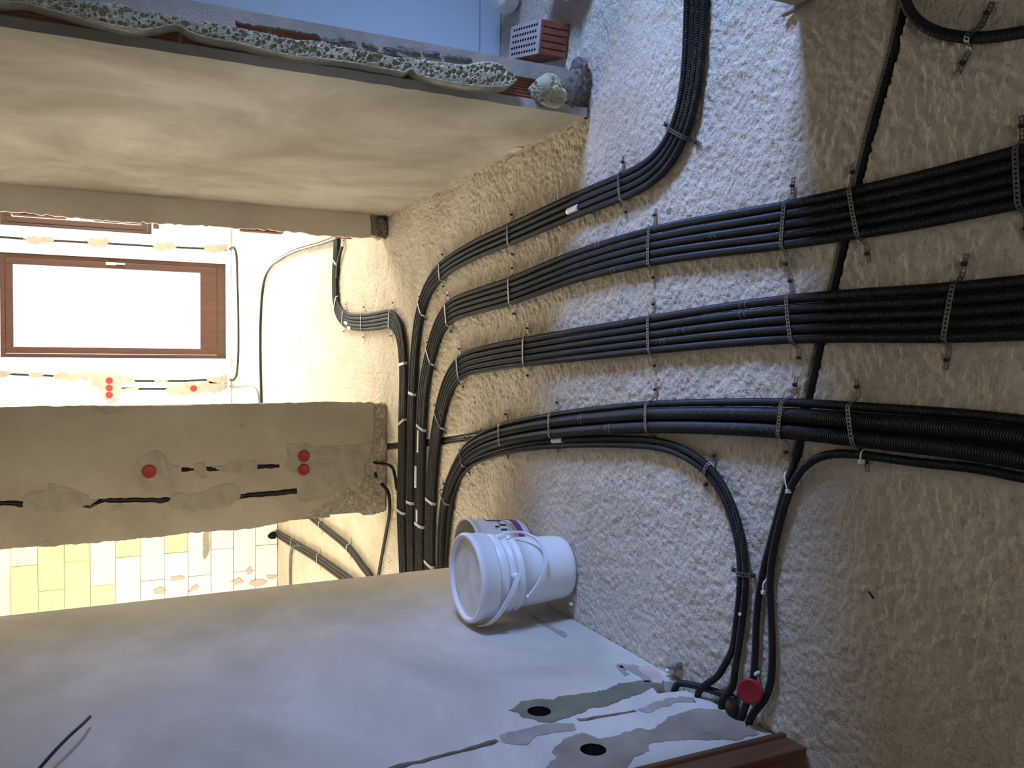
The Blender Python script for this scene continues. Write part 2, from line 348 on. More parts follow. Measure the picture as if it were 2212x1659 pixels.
# --- left wall: bucket stands against it; ends at y = 3.574 where the space opens to the left
wl = obj('wall_left', *box(-1.10, -.975, 1.56, 3.574, 0.0, H_C), 'wall_left'); struct(wl, 'white skim plastered wall with patched socket holes beside the bucket')
LH = [(2.011, .490, .033), (1.756, .472, .033)]
slit = [(1.919, 0.421), (1.915, 0.363), (1.909, 0.308), (1.906, 0.243)]
chase = [(1.871, 0.984), (1.876, 0.926), (1.883, 0.830), (1.890, 0.741), (1.900, 0.665)]
foot = [(2.045, 0.098), (2.057, 0.056), (2.020, 0.007), (1.968, -0.039), (1.883, -0.037), (1.798, -0.032), (1.724, -0.008), (1.690, 0.046), (1.738, 0.051), (1.812, 0.014), (1.886, 0.010), (1.963, 0.033), (1.979, 0.120)]
cuts = [cyl_cut((-.975, y, z), 'x', r, .055) for y, z, r in LH]
cuts.append(prism(groove_outline(slit, .017, 3), lambda u, v, d: (-.960 - d, u, v), .035))
cuts.append(prism(groove_outline(chase, .020, 4), lambda u, v, d: (-.960 - d, u, v), .032))
cuts.append(prism([(u, max(v, -.05)) for u, v in foot], lambda u, v, d: (-.955 - d, u, v), .06))
cut(wl, cuts)
LP = [
 ([(2.049, 0.564), (2.090, 0.513), (2.086, 0.457), (2.066, 0.421), (2.074, 0.367), (2.065, 0.300), (2.067, 0.240), (2.087, 0.182), (2.084, 0.124), (2.064, 0.087), (2.032, 0.095), (2.013, 0.136), (1.992, 0.187), (1.986, 0.229), (1.962, 0.284), (1.971, 0.356), (1.954, 0.384), (1.943, 0.431), (1.936, 0.492), (1.959, 0.523), (1.995, 0.546)], 'mortar_green'),
 ([(1.929, 0.648), (1.930, 0.579), (1.936, 0.511), (1.910, 0.442), (1.874, 0.455), (1.876, 0.505), (1.883, 0.565), (1.852, 0.609), (1.864, 0.643), (1.887, 0.663)], 'mortar'),
 ([(1.826, 0.527), (1.843, 0.478), (1.848, 0.444), (1.799, 0.427), (1.798, 0.362), (1.815, 0.307), (1.786, 0.276), (1.820, 0.210), (1.834, 0.192), (1.850, 0.076), (1.815, 0.028), (1.757, 0.036), (1.719, 0.022), (1.649, 0.042), (1.647, 0.099), (1.679, 0.177), (1.714, 0.252), (1.725, 0.319), (1.690, 0.369), (1.669, 0.419), (1.631, 0.487), (1.656, 0.633), (1.709, 0.646), (1.759, 0.576), (1.803, 0.563)], 'mortar_brown'),
 ([(1.904, 0.239), (1.927, 0.169), (1.939, 0.103), (1.913, 0.046), (1.876, 0.056), (1.906, 0.108), (1.890, 0.178), (1.881, 0.230)], 'mortar_pale'),
 ([(2.222, 0.107), (2.220, 0.082), (2.188, 0.049), (2.131, 0.055), (2.067, 0.077), (2.061, 0.099), (2.122, 0.091), (2.169, 0.103)], 'mortar_pale'),
 ([(2.811, 0.122), (2.752, 0.113), (2.654, 0.107), (2.576, 0.108), (2.526, 0.106), (2.509, 0.127), (2.571, 0.133), (2.655, 0.135), (2.749, 0.134)], 'mortar'),
 ([(2.215, 0.111), (2.200, 0.095), (2.133, 0.117), (2.124, 0.133), (2.171, 0.126)], 'mortar'),
]
def clear_of(u, v): return all(math.hypot(u - y, v - z) > r for y, z, r in LH)
for i, (p, mm) in enumerate(LP):
    o = patch(wl, p, onL, mm, 20 + i, .0016, .0035, .010)
    cc = [cyl_cut((-.975, y, z), 'x', r, .03) for y, z, r in LH]
    if i in (0, 2): cut(o, [cc[0 if i == 0 else 1]])
red_brick = patch(wl, [(2.160, 0.065), (2.165, 0.019), (2.078, 0.029), (2.031, 0.066), (2.047, 0.085), (2.097, 0.073)], onL, 'brick_top', 31, .003, .002, .01, 'brick')
for (y, z, r) in LH:      # plastic back boxes sunk in the wall
    a = np.arange(24) * 2 * math.pi / 24; V = []; 
    for dx, rr in ((.001, r * .97), (-.045, r * .93), (-.045, .001)): V += [(-.975 + dx, y + rr * math.cos(t), z + rr * math.sin(t)) for t in a]
    Fq = [[k * 24 + i, k * 24 + (i + 1) % 24, k * 24 + 24 + (i + 1) % 24, k * 24 + 24 + i] for k in range(2) for i in range(24)]
    obj('socket_box', V, Fq, 'hole', wl, True)
obj('chase_conduit', *tube_mesh(np.array([(-.988, u, v) for u, v in resample(np.asarray(chase), .02)]), .0085, 8), 'conduit_grey', wl, True)
obj('chase_conduit', *tube_mesh(np.array([(-.990, u, v) for u, v in resample(np.asarray(slit), .02)]), .0075, 8), 'conduit_grey', wl, True)
# the rest of the left side
struct(obj('wall_left_return', *box(-4.6, -1.10, 3.45, 3.574, 0, H_C), 'wall_white'))
struct(obj('wall_left_near', *box(-1.10, -.975, -1.3, .62, 0, H_C), 'wall_left'))
lint = obj('wall_left_lintel', *box(-1.10, -.975, .62, 1.56, 2.2, H_C), 'wall_left'); struct(lint)

# door frame in the left wall
df = thing('door_1', (-.99, 1.10, 0)); struct(df, 'dark brown wooden door frame at the foot of the left wall')
obj('casing', *bevel_box(-.974, -.953, 1.508, 1.576, .012, 2.25, .004), 'wood_door', df)
obj('moulding', *bevel_box(-.974, -.945, 1.574, 1.592, .012, 2.25, .006), 'wood_door', df)
obj('casing', *bevel_box(-.974, -.950, .60, .68, .012, 2.25, .005), 'wood_door', df)
obj('jamb_board', *bevel_box(-1.10, -.9745, 1.520, 1.558, .0, 2.2, .003), 'wood_door', df)
obj('jamb_board', *bevel_box(-1.10, -.9745, .622, .66, .0, 2.2, .003), 'wood_door', df)
dl = obj('door_leaf', *bevel_box(-1.085, -1.045, .662, 1.518, .01, 2.19, .003), 'wood_door', df)
obj('handle', *join([bevel_box(-1.045, -1.0, .74, .76, 1.0, 1.02, .004), bevel_box(-1.01, -.995, .74, .86, 1.0, 1.02, .004)]), 'strap', dl)

# --- right wall of the passage: hollow clay bricks between two coats, torn open at the doorway end
wr = obj('wall_right', *box(.886, .992, 2.665, 5.035, .0, H_C), 'core'); struct(wr, 'plastered brick wall between the passage and the blue lit room')
edge = [(2.60, .012), (2.75, .022), (2.95, .016), (3.15, .035), (3.35, .020), (3.6, .028), (3.9, .016), (4.2, .024), (4.5, .014), (4.8, .022), (5.034, .02)]
low = catmull(edge, .03); low[:, 1] += rng.normal(0, .0025, len(low))
end_edge = [(2.60 + rng.normal(0, .003), z) for z in np.arange(H_C, .05, -.05)]
pl = np.vstack([low, [(5.034, H_C)], end_edge]); V, Fq = prism(pl, onR, 0.0); V, Fq = prism(pl, lambda u, v, d: (.886 - d, u, v), .031)
o = obj('plaster_coat', V, Fq, 'wall', wr); fix_normals(o)
o = obj('plaster_coat', *box(.958, 1.014, 2.606, 3.40, .09, H_C), 'mortar_pale', wr)
cut(o, [prism(ragged([(0.979, 1.208), (0.979, 1.145), (0.985, 1.037), (0.983, 0.968), (0.970, 0.947), (0.956, 0.968), (0.948, 1.092), (0.951, 1.197)], .004, .02, 9), lambda u, v, d: (u, 2.635 - d, v), .06)])
for i, (x_, y_) in enumerate([(0.961, 0.918), (0.957, 0.868), (0.957, 0.809), (0.956, 0.742), (0.966, 0.665), (0.967, 0.595), (0.970, 0.522), (0.970, 0.478)]): obj('mortar_patch', *lump((x_ + .012, 2.604, y_), (.010, .006, .028), 40 + i, .25, 2), 'core_dark', wr)
zc = .115
for k in range(11):       # end faces of the hollow bricks
    b_ = obj('brick', *bevel_box(.889, .990, 2.625, 2.666, zc, zc + .235, .004), 'brick', wr)
    ribs = [box(.8895 + .0105 * q, .8955 + .0105 * q, 2.621, 2.626, zc + .006, zc + .229) for q in range(10)]
    obj('rib', *join(ribs), 'brick', b_)
    obj('mortar_joint', *box(.889, .990, 2.630, 2.664, zc + .236, zc + .249), 'mortar', wr)
    zc += .25
obj('plinth_mortar', *lump((.955, 2.635, .05), (.075, .045, .062), 5, .22), 'core_dark', wr)
obj('plinth_mortar', *lump((1.01, 2.66, .02), (.06, .05, .035), 6, .25), 'core_dark', wr)
obj('mortar_patch', *lump((.93, 2.625, .165), (.045, .022, .035), 8, .25), 'mortar_pale', wr)
V = []; n = 60                                           # rough foot of the plaster
for i in range(n):
    y = 2.62 + i * (5.0 - 2.62) / (n - 1); V += [(.862 + rng.normal(0, .004), y, -.01), (.850 + rng.normal(0, .004), y, .004 + abs(rng.normal(0, .005))), (.872, y, .045)]
Fq = [[i * 3 + k, i * 3 + k + 1, i * 3 + k + 4, i * 3 + k + 3] for i in range(n - 1) for k in range(2)]
obj('plinth_mortar', V, Fq, 'mortar_pale', wr)
obj('brick', *bevel_box(.852, .87, 3.10, 3.19, .012, .05, .004), 'brick_top', wr)

# --- expanding foam along the torn wall end
lowL = [(0.900, 2.201), (0.900, 2.037), (0.903, 1.862), (0.899, 1.800), (0.910, 1.748), (0.905, 1.695), (0.889, 1.584), (0.881, 1.481), (0.899, 1.422), (0.919, 1.367), (0.909, 1.349), (0.897, 1.312), (0.894, 1.223), (0.887, 1.132), (0.881, 1.037), (0.886, 0.954), (0.891, 0.839), (0.888, 0.734), (0.888, 0.700), (0.903, 0.676), (0.888, 0.660), (0.875, 0.578), (0.873, 0.497), (0.875, 0.431), (0.894, 0.346), (0.926, 0.305)]
uppL = [(0.975, 2.200), (0.981, 2.036), (0.990, 1.861), (0.964, 1.800), (0.951, 1.748), (0.944, 1.694), (0.960, 1.584), (0.968, 1.504), (0.954, 1.469), (0.960, 1.422), (0.955, 1.367), (0.957, 1.312), (0.957, 1.223), (0.956, 1.132), (0.952, 1.037), (0.960, 0.968), (0.954, 0.897), (0.951, 0.809), (0.949, 0.734), (0.954, 0.688), (0.959, 0.579), (0.966, 0.481), (0.986, 0.415), (0.988, 0.364), (0.973, 0.330), (0.939, 0.302)]
nl, na = 1400, 44
A_ = resample(np.asarray(lowL), .002); 
def by_count(P, n): 
    P = np.asarray(P, float); s = np.r_[0, np.cumsum(np.linalg.norm(np.diff(P, axis=0), axis=1))]; t = np.linspace(0, s[-1], n); return np.stack([np.interp(t, s, P[:, k]) for k in range(2)], 1)
lo_, up_ = by_count(catmull(lowL, .004), nl), by_count(catmull(uppL, .004), nl)
T_ = np.linspace(0, 1, na)
G2 = lo_[:, None, :] * (1 - T_)[None, :, None] + up_[:, None, :] * T_[None, :, None]          # (x, z)
bulge = 0.044 * np.minimum(1, np.sin(np.clip(T_, 0.0, 1) * math.pi) * 2.6) ** .6 * np.where(T_ < .35, 1, 1 - .30 * (T_ - .35))
lowfreq = value_noise(G2[..., 1], G2[..., 0], 14, 61)
yy = 2.612 - bulge[None, :] * (.88 + .2 * lowfreq)
cells = np.stack([rng.uniform(G2[..., 0].min(), G2[..., 0].max(), 3500), rng.uniform(0, 2.95, 3500)], 1); crad = rng.gamma(2.4, .0017, 3500).clip(.0020, .0095)
kd = KDTree(len(cells))
for i, c in enumerate(cells): kd.insert((c[0], c[1], 0), i)
kd.balance(); flat = G2.reshape(-1, 2); dep = np.zeros(len(flat))
for i, p in enumerate(flat):
    for (co, idx, dist) in kd.find_n((p[0], p[1], 0), 4):
        if dist < crad[idx]: dep[i] = max(dep[i], min(1.0, 1.9 * (1 - dist / crad[idx])) * (.004 + crad[idx] * 1.1))
dep = dep.reshape(nl, na) * np.clip((T_ - .17) / .12, 0, 1)[None, :]
yy = yy + dep + rng.normal(0, .0007, yy.shape) * (T_ > .2)[None, :]
Vf = np.stack([G2[..., 0], yy, G2[..., 1]], -1).reshape(-1, 3)
k0 = (np.arange(nl - 1)[:, None] * na + np.arange(na - 1)[None, :]).ravel()
o = obj('foam_bead', Vf, np.stack([k0, k0 + 1, k0 + na + 1, k0 + na], -1), 'foam'); fix_normals(o)
tag(o, 'long porous strip of cut expanding foam along the torn wall end', 'foam', 'foam on the wall end')
def foam_lump(name, c, rad, seed, label):
    V, Fq = lump(c, rad, seed, .14, 5, .004); r_ = np.random.default_rng(seed)
    pc = V[r_.integers(0, len(V), 240)]; pr = r_.gamma(2.4, .0018, 240).clip(.002, .010); kd2 = KDTree(len(pc))
    for i, p in enumerate(pc): kd2.insert(p, i)
    kd2.balance(); cc = np.array(c)
    for i in range(len(V)):
        if V[i][0] < c[0] - rad[0] * .75: continue
        for (co, idx, dist) in kd2.find_n(V[i], 3):
            if dist < pr[idx]: dirn = cc - V[i]; V[i] += dirn / np.linalg.norm(dirn) * math.sqrt(pr[idx] ** 2 - dist ** 2) * 1.2
    return tag(obj(name, V, Fq, 'foam', None, False), label, 'foam', 'foam on the wall end')
pc_ = [(0.920, 0.155)][0]
foam_lump('foam_lump', (pc_[0] - .002, 2.590, pc_[1] + .015), (.058, .036, .082), 12, 'separate lump of yellowish foam at the foot of the torn wall end')

# --- nib at the far end of the right wall (one side of the far doorway)
nib = obj('wall_nib', *box(.735, .992, 5.036, 5.14, .0, H_C), 'core'); struct(nib, 'narrow plastered wall nib beside the bright doorway')
ne = catmull([(0.720, 2.282), (0.719, 2.045), (0.716, 1.881), (0.710, 1.711), (0.709, 1.535), (0.711, 1.353), (0.713, 1.164), (0.717, 0.968), (0.718, 0.817), (0.717, 0.608), (0.711, 0.392), (0.712, 0.224), (0.717, 0.109)], .02); ne[:, 0] += rng.normal(0, .003, len(ne))
zb = ne[-1][1]
V, Fq = prism(np.vstack([ne, [(.80, zb - .004), (.856, zb + .004), (.856, ne[0][1])]]), lambda u, v, d: (u, 5.038 - d, v), .033)
o = obj('plaster_coat', V, Fq, 'wall_nib', nib); fix_normals(o)
obj('plinth_mortar', *lump((.80, 5.035, .03), (.065, .04, .05), 15, .22), 'core_dark', nib)
obj('wood_wedge', *lump((.722, 5.045, .045), (.014, .05, .018), 16, .2, 2), 'wood_pale', nib)
for z0, z1 in ((1.36, 1.62), (.62, .86), (.20, .30), (1.75, 2.0)): obj('brick', *bevel_box(.712, .736, 5.045, 5.12, z0, z1, .005), 'brick', nib)

# --- middle wall facing the passage
wc = obj('wall_middle', *box(-.985, -.290, 5.025, 5.12, .35, H_C), 'core'); struct(wc, 'grey plastered wall with red socket covers and patched conduit chases')
left_e = catmull([(-1.026, 2.360), (-1.016, 2.062), (-1.024, 1.767), (-1.020, 1.408), (-1.010, 1.097), (-1.008, 0.767), (-0.977, 0.570), (-0.960, 0.499), (-0.935, 0.464)], .02); left_e[:, 0] += rng.normal(0, .002, len(left_e))
right_e = catmull([(-0.284, 2.351), (-0.285, 2.055), (-0.283, 1.761), (-0.289, 1.404), (-0.287, 1.070), (-0.287, 0.766), (-0.282, 0.390), (-0.293, 0.082)], .03); right_e[:, 0] += rng.normal(0, .002, len(right_e))
bot_e = np.asarray([(-0.349, 0.088), (-0.421, 0.082), (-0.492, 0.087), (-0.555, 0.090), (-0.620, 0.113), (-0.661, 0.142), (-0.741, 0.139), (-0.789, 0.205), (-0.823, 0.291), (-0.875, 0.356), (-0.901, 0.397)])
V, Fq = prism(np.vstack([left_e, bot_e[::-1], right_e[::-1]]), lambda u, v, d: (u, 5.027 - d, v), .022)
cp = obj('plaster_coat', V, Fq, 'wall_grey', wc)
ch1 = [(-0.761, 2.220), (-0.779, 2.060), (-0.791, 1.957), (-0.807, 1.787), (-0.815, 1.645), (-0.797, 1.578), (-0.806, 1.407), (-0.814, 1.242), (-0.817, 1.071), (-0.820, 0.870), (-0.816, 0.714), (-0.807, 0.549)]
ch2 = [(-0.651, 1.188), (-0.653, 1.046), (-0.656, 0.870), (-0.654, 0.651)]
redC = [(-0.653, 1.355), (-0.605, 0.511), (-0.685, 0.511)]
fix_normals(cp)
cut(cp, [prism(groove_outline(ch1, .030, 5), lambda u, v, d: (u, 5.06 - d, v), .08), prism(groove_outline(ch2, .022, 6), lambda u, v, d: (u, 5.06 - d, v), .08)])
obj('chase_conduit', *tube_mesh(np.array([(u, 5.022, v) for u, v in resample(np.asarray(ch1), .03)]), .011, 8), 'conduit', wc, True)
obj('chase_conduit', *tube_mesh(np.array([(u, 5.023, v) for u, v in resample(np.asarray(ch2), .03)]), .009, 8), 'conduit', wc, True)
CP = [
 ([(-0.535, 0.608), (-0.519, 0.527), (-0.554, 0.417), (-0.548, 0.277), (-0.540, 0.096), (-0.566, 0.093), (-0.620, 0.113), (-0.661, 0.142), (-0.752, 0.145), (-0.808, 0.262), (-0.868, 0.389), (-0.874, 0.500), (-0.863, 0.543), (-0.829, 0.554), (-0.787, 0.521), (-0.754, 0.513), (-0.724, 0.554), (-0.660, 0.629), (-0.598, 0.613)], 'mortar'),
 ([(-0.651, 1.440), (-0.566, 1.405), (-0.558, 1.363), (-0.536, 1.323), (-0.567, 1.269), (-0.614, 1.260), (-0.635, 1.198), (-0.661, 1.241), (-0.740, 1.225), (-0.766, 1.301), (-0.761, 1.383), (-0.718, 1.429)], 'mortar_pale'),
 ([(-0.764, 1.952), (-0.734, 1.935), (-0.732, 1.851), (-0.696, 1.840), (-0.721, 1.743), (-0.759, 1.656), (-0.790, 1.638), (-0.791, 1.593), (-0.824, 1.652), (-0.842, 1.787), (-0.831, 1.904), (-0.799, 1.946)], 'mortar'),
 ([(-0.831, 1.254), (-0.779, 1.227), (-0.792, 1.096), (-0.749, 0.972), (-0.741, 0.885), (-0.820, 0.865), (-0.857, 0.909), (-0.881, 0.997), (-0.887, 1.133), (-0.871, 1.242)], 'mortar'),
 ([(-0.625, 1.125), (-0.615, 1.071), (-0.645, 1.054), (-0.702, 1.059), (-0.711, 1.091), (-0.667, 1.120)], 'mortar'),
 ([(-0.646, 1.034), (-0.633, 0.921), (-0.616, 0.870), (-0.620, 0.787), (-0.659, 0.772), (-0.682, 0.793), (-0.690, 0.896), (-0.667, 0.971)], 'mortar'),
 ([(-0.295, 1.630), (-0.296, 1.468), (-0.328, 1.491), (-0.337, 1.546), (-0.326, 1.602)], 'mortar_pale'), ([(-0.827, 1.544), (-0.829, 1.476), (-0.854, 1.485), (-0.850, 1.531)], 'mortar'),
 ([(-0.987, 1.870), (-0.987, 1.842), (-0.997, 1.842), (-0.997, 1.870)], 'mortar'), ([(-0.405, 0.870), (-0.403, 0.844), (-0.422, 0.844), (-0.424, 0.864)], 'mortar'),
]
for i, (p, mm) in enumerate(CP): patch(wc, p, onC, mm, 50 + i, .002, .006, .018)
# broken foot of the middle wall: exposed rough concrete in three lumps of wall core
foot_out = ragged([(-0.304, 0.088), (-0.305, -0.001), (-0.567, -0.002), (-0.968, 0.009), (-0.989, 0.077), (-0.984, 0.135), (-0.961, 0.182), (-0.936, 0.216), (-0.960, 0.268), (-0.933, 0.336), (-0.901, 0.392), (-0.866, 0.500), (-0.779, 0.554), (-0.510, 0.390), (-0.320, 0.134)], .005, .02, 71)
V, Fq = prism(foot_out, lambda u, v, d: (u, 5.11 - d, max(v, 0)), .092); o = obj('wall_core', V, Fq, 'core', wc); fix_normals(o)
for i, (px, pz, rx, rz) in enumerate([(-.335, .03, .05, .035), (-.44, .03, .06, .037), (-.53, .03, .05, .035), (-.80, .10, .06, .06), (-.90, .09, .07, .06), (-.78, .20, .08, .05), (-.88, .22, .06, .06), (-.84, .30, .06, .04)]):
    obj('wall_core', *lump((px, 5.035, pz), (rx, .028, rz), 80 + i, .2), 'core', wc)
obj('wall_core', *box(-.97, -.30, 5.03, 5.11, 0, .4), 'core', wc)

# --- far room and left room shells
wf = obj('wall_far', *box(-.80, 3.7, 12.35, 12.60, 0, H_C), 'wall_white'); struct(wf, 'sunlit white far wall around the brown window')
cut(wf, [box(-.075, 1.262, 12.2, 12.8, .06, 2.79), box(1.60, 2.70, 12.2, 12.8, 1.02, 2.78)])
struct(obj('wall_far_right', *box(3.6, 3.75, 3.40, 12.4, 0, H_C), 'wall_white'))
struct(obj('wall_partition', *box(-.86, -.76, 5.12, 12.4, 0, H_C), 'wall_white'))
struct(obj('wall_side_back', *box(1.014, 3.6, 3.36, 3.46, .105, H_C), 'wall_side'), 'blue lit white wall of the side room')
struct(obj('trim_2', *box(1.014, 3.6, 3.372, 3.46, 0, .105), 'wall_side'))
sw = obj('wall_side_window', *box(3.5, 3.62, .2, 3.46, 0, H_C), 'wall_white'); struct(sw)
cut(sw, [box(3.4, 3.8, 1.30, 2.14, .88, 2.02)])
struct(obj('wall_side_near', *box(1.01, 3.6, .10, .22, 0, H_C), 'wall_white'))
nr = obj('wall_right_near', *box(.876, 1.012, -1.3, 1.60, 0, H_C), 'wall'); struct(nr)
struct(obj('wall_right_lintel', *box(.857, 1.01, 1.60, 2.60, 2.3, H_C), 'wall'))
wbh = obj('wall_behind', *box(-1.1, 1.01, -1.42, -1.3, 0, H_C), 'wall'); struct(wbh)
cut(wbh, [box(-.40, .40, -1.5, -1.2, .80, 2.20)])  # opening invented behind the camera to go with the added fill
struct(obj('wall_left_far', *box(-4.7, -4.55, 3.45, 8.9, 0, H_C), 'wall_white'))
# the door head over the openings in the cross wall is above the frame
struct(obj('wall_far_lintel', *box(-.29, .735, 5.03, 5.13, 2.3, H_C), 'wall_grey'))

# side room window
def window(name, label, x0, x1, y, z0, z1, fw, sash, bot, axis='y', handle=None, plane_in=-1):
    root = thing(name, ((x0 + x1) / 2, y, z0) if axis == 'y' else (y, (x0 + x1) / 2, z0)); struct(root, label)
    def bx(a0, a1, d0, d1, c0, c1, b=.006):
        return bevel_box(a0, a1, y + d0, y + d1, c0, c1, b) if axis == 'y' else bevel_box(y + d0, y + d1, a0, a1, c0, c1, b)
    for a0, a1, c0, c1 in ((x0, x0 + fw, z0, z1), (x1 - fw, x1, z0, z1), (x0 + fw, x1 - fw, z0, z0 + bot[0]), (x0 + fw, x1 - fw, z1 - fw, z1)):
        obj('frame', *bx(a0, a1, 0, .07, c0, c1), 'wood_win', root)
    i0, i1, j0, j1 = x0 + fw + .003, x1 - fw - .003, z0 + bot[0] + .003, z1 - fw - .003
    for a0, a1, c0, c1 in ((i0, i0 + sash, j0, j1), (i1 - sash, i1, j0, j1), (i0 + sash, i1 - sash, j0, j0 + bot[1]), (i0 + sash, i1 - sash, j1 - sash, j1)):
        obj('sash_rail', *bx(a0, a1, -.012, .05, c0, c1, .008), 'wood_win', root)
    obj('pane', *bx(i0 + sash - .005, i1 - sash + .005, .02, .026, j0 + bot[1] - .005, j1 - sash + .005, .001), 'glass', root)
    if handle:
        hx, hz = handle
        h_ = obj('handle', *join([bx(hx - .02, hx + .02, -.022, -.012, hz - .06, hz + .06, .004), bx(hx - .012, hx + .012, -.06, -.022, hz + .025, hz + .05, .004), bx(hx - .012, hx + .012, -.065, -.048, hz - .17, hz + .05, .005)]), 'cream', root)
    return root
window('window_1', 'brown wooden window filling the far wall, white with daylight', -.070, 1.258, 12.42, .065, 2.785, .050, .085, (.115, .215), 'y', (1.185, 1.52))
window('window_2', 'second brown window half hidden behind the wall nib', 1.60, 2.70, 12.42, 1.02, 2.78, .05, .07, (.05, .07))
window('window_3', 'side room window that lets in the blue daylight', 1.30, 2.14, 3.55, .88, 2.02, .045, .06, (.045, .06), 'x')
obj('sill', *bevel_box(-.08, 1.265, 12.345, 12.42, .03, .062, .004), 'block_white', wf)
struct(obj('baseboard_far', *bevel_box(-.75, 1.9, 12.325, 12.349, 0, .05, .004), 'block_white'))
obj('roller_guide', *bevel_box(1.68, 2.6, 12.33, 12.348, .93, 1.0, .004), 'wood_win', wf)

# patched chases on the far wall
fc1 = [(1.435, 2.974), (1.443, 2.776), (1.440, 2.574), (1.438, 2.161), (1.443, 1.459), (1.443, 0.892), (1.452, 0.359), (1.452, 0.054)]
fc2 = [(-0.252, 2.991), (-0.270, 2.792), (-0.288, 2.590), (-0.306, 2.175), (-0.344, 1.746), (-0.377, 1.188), (-0.379, 0.605), (-0.361, 0.303), (-0.362, 0.026)]
fc3 = [(-0.468, 1.526), (-0.483, 1.188), (-0.486, 0.842), (-0.476, 0.485), (-0.453, 0.058)]
for c in (fc1, fc2, fc3): obj('chase_conduit', *tube_mesh(np.array([(u, 12.353, v) for u, v in resample(np.asarray(c), .05)]), .015, 8), 'conduit', wf, True)
FW = [[(1.438, 2.513), (1.468, 2.421), (1.471, 2.203), (1.432, 2.172), (1.390, 2.266), (1.388, 2.473)], [(1.462, 1.809), (1.510, 1.733), (1.522, 1.558), (1.469, 1.525), (1.397, 1.597), (1.393, 1.761)], [(1.467, 1.007), (1.510, 0.920), (1.489, 0.763), (1.435, 0.717), (1.384, 0.834), (1.388, 0.979)], [(1.458, 0.359), (1.515, 0.268), (1.516, 0.066), (1.446, 0.054), (1.396, 0.238), (1.414, 0.347)],
      [(-0.235, 2.892), (-0.235, 2.691), (-0.288, 2.661), (-0.329, 2.717), (-0.340, 2.893)], [(-0.270, 2.502), (-0.246, 2.435), (-0.258, 2.321), (-0.294, 2.295), (-0.324, 2.358), (-0.323, 2.477)], [(-0.306, 2.212), (-0.258, 2.121), (-0.258, 1.745), (-0.270, 1.525), (-0.345, 1.245), (-0.408, 1.234), (-0.407, 1.414), (-0.469, 1.403), (-0.483, 1.188), (-0.520, 1.211), (-0.531, 1.404), (-0.641, 1.471), (-0.677, 1.555), (-0.602, 1.626), (-0.466, 1.692), (-0.429, 1.757), (-0.368, 1.746), (-0.355, 2.016), (-0.342, 2.186)],
      [(-0.371, 0.992), (-0.334, 0.928), (-0.353, 0.818), (-0.423, 0.841), (-0.409, 0.969)], [(-0.517, 0.900), (-0.442, 0.812), (-0.400, 0.364), (-0.427, 0.058), (-0.506, 0.045), (-0.554, 0.365), (-0.590, 0.606), (-0.562, 0.813)], [(-0.335, 0.322), (-0.297, 0.119), (-0.310, 0.033), (-0.401, 0.033), (-0.413, 0.243)]]
for i, p in enumerate(FW): patch(wf, p, onW, 'mortar_pale', 110 + i, .018, .012, .045)

# red socket covers
def cap_disc(c, axis_n, r, th=.006, n=28):
    nrm = Vector(axis_n).normalized(); q = nrm.to_track_quat('Z', 'Y'); V = []
    prof = [(r * .96, -th), (r, -th * .5), (r * .98, 0), (r * .80, .0012), (r * .74, .0004), (0.0005, .0004)]
    for rr, h in prof:
        for k in range(n): a = 2 * math.pi * k / n; V.append(tuple(Vector(c) + q @ Vector((rr * math.cos(a), rr * math.sin(a), h))))
    Fq = [[j * n + k, j * n + (k + 1) % n, j * n + n + (k + 1) % n, j * n + n + k] for j in range(len(prof) - 1) for k in range(n)] + [list(range(n))[::-1]]
    return V, Fq
lab = ['round red socket cover alone in a mortar ring on the grey wall', 'upper of two touching red socket covers on the grey wall', 'lower of two touching red socket covers on the grey wall']
for (u, v), l in zip(redC, lab): tag(obj('socket_cover', *cap_disc((u, 4.996, v), (0, -1, 0), .037 if 'alone' in l else .0345), 'red', None, True), l, 'socket cover', 'red socket covers on the middle wall')
redW = [(-0.369, 1.548), (-0.467, 1.548), (-0.560, 1.549), (-0.482, 0.498)]
lab = ['topmost of three red covers in a row on the bright far wall', 'middle one of three red covers on the bright far wall', 'lowest of three red covers on the bright far wall', 'single small red cover near the floor on the bright far wall']
for (u, v), l in zip(redW, lab): tag(obj('socket_cover', *cap_disc((u, 12.324, v), (0, -1, 0), .043, .010), 'red', None, True), l, 'socket cover', 'red socket covers on the far wall')

# --- block wall in the left room, every block its own piece
wb = obj('wall_block', *box(-4.6, -.86, 8.79, 9.0, 0, H_C), 'block_white'); struct(wb, 'sunlit wall of pale yellow and whitewashed blocks')
ch_, bw_ = .215, .50
rb = np.random.default_rng(3)
for r_i in range(11):
    z0 = r_i * ch_; x = -4.45 + (bw_ / 2 if r_i % 2 else 0)
    while x < -.95:
        x1 = min(x + bw_, -.865); mid = (x + x1) / 2
        yellow = z0 > 1.35 or (z0 > .70 and mid > -2.15)
        dy = rb.uniform(0, .009)
        if x1 - x > .06: obj('block', *bevel_box(x + .002, x1 - .002, 8.75 + dy, 8.80, z0 + .002, z0 + ch_ - .002, .005), ('block' if rb.random() < .75 else 'block_cream') if yellow else 'block_white', wb)
        x += bw_
hole_c = [(-1.876, 0.011)][0]
patch(wb, [(-1.751, 0.714), (-1.755, 0.671), (-1.959, 0.663), (-2.039, 0.698), (-2.028, 0.724)], onB, 'mortar', 141, .02, .006, .03)
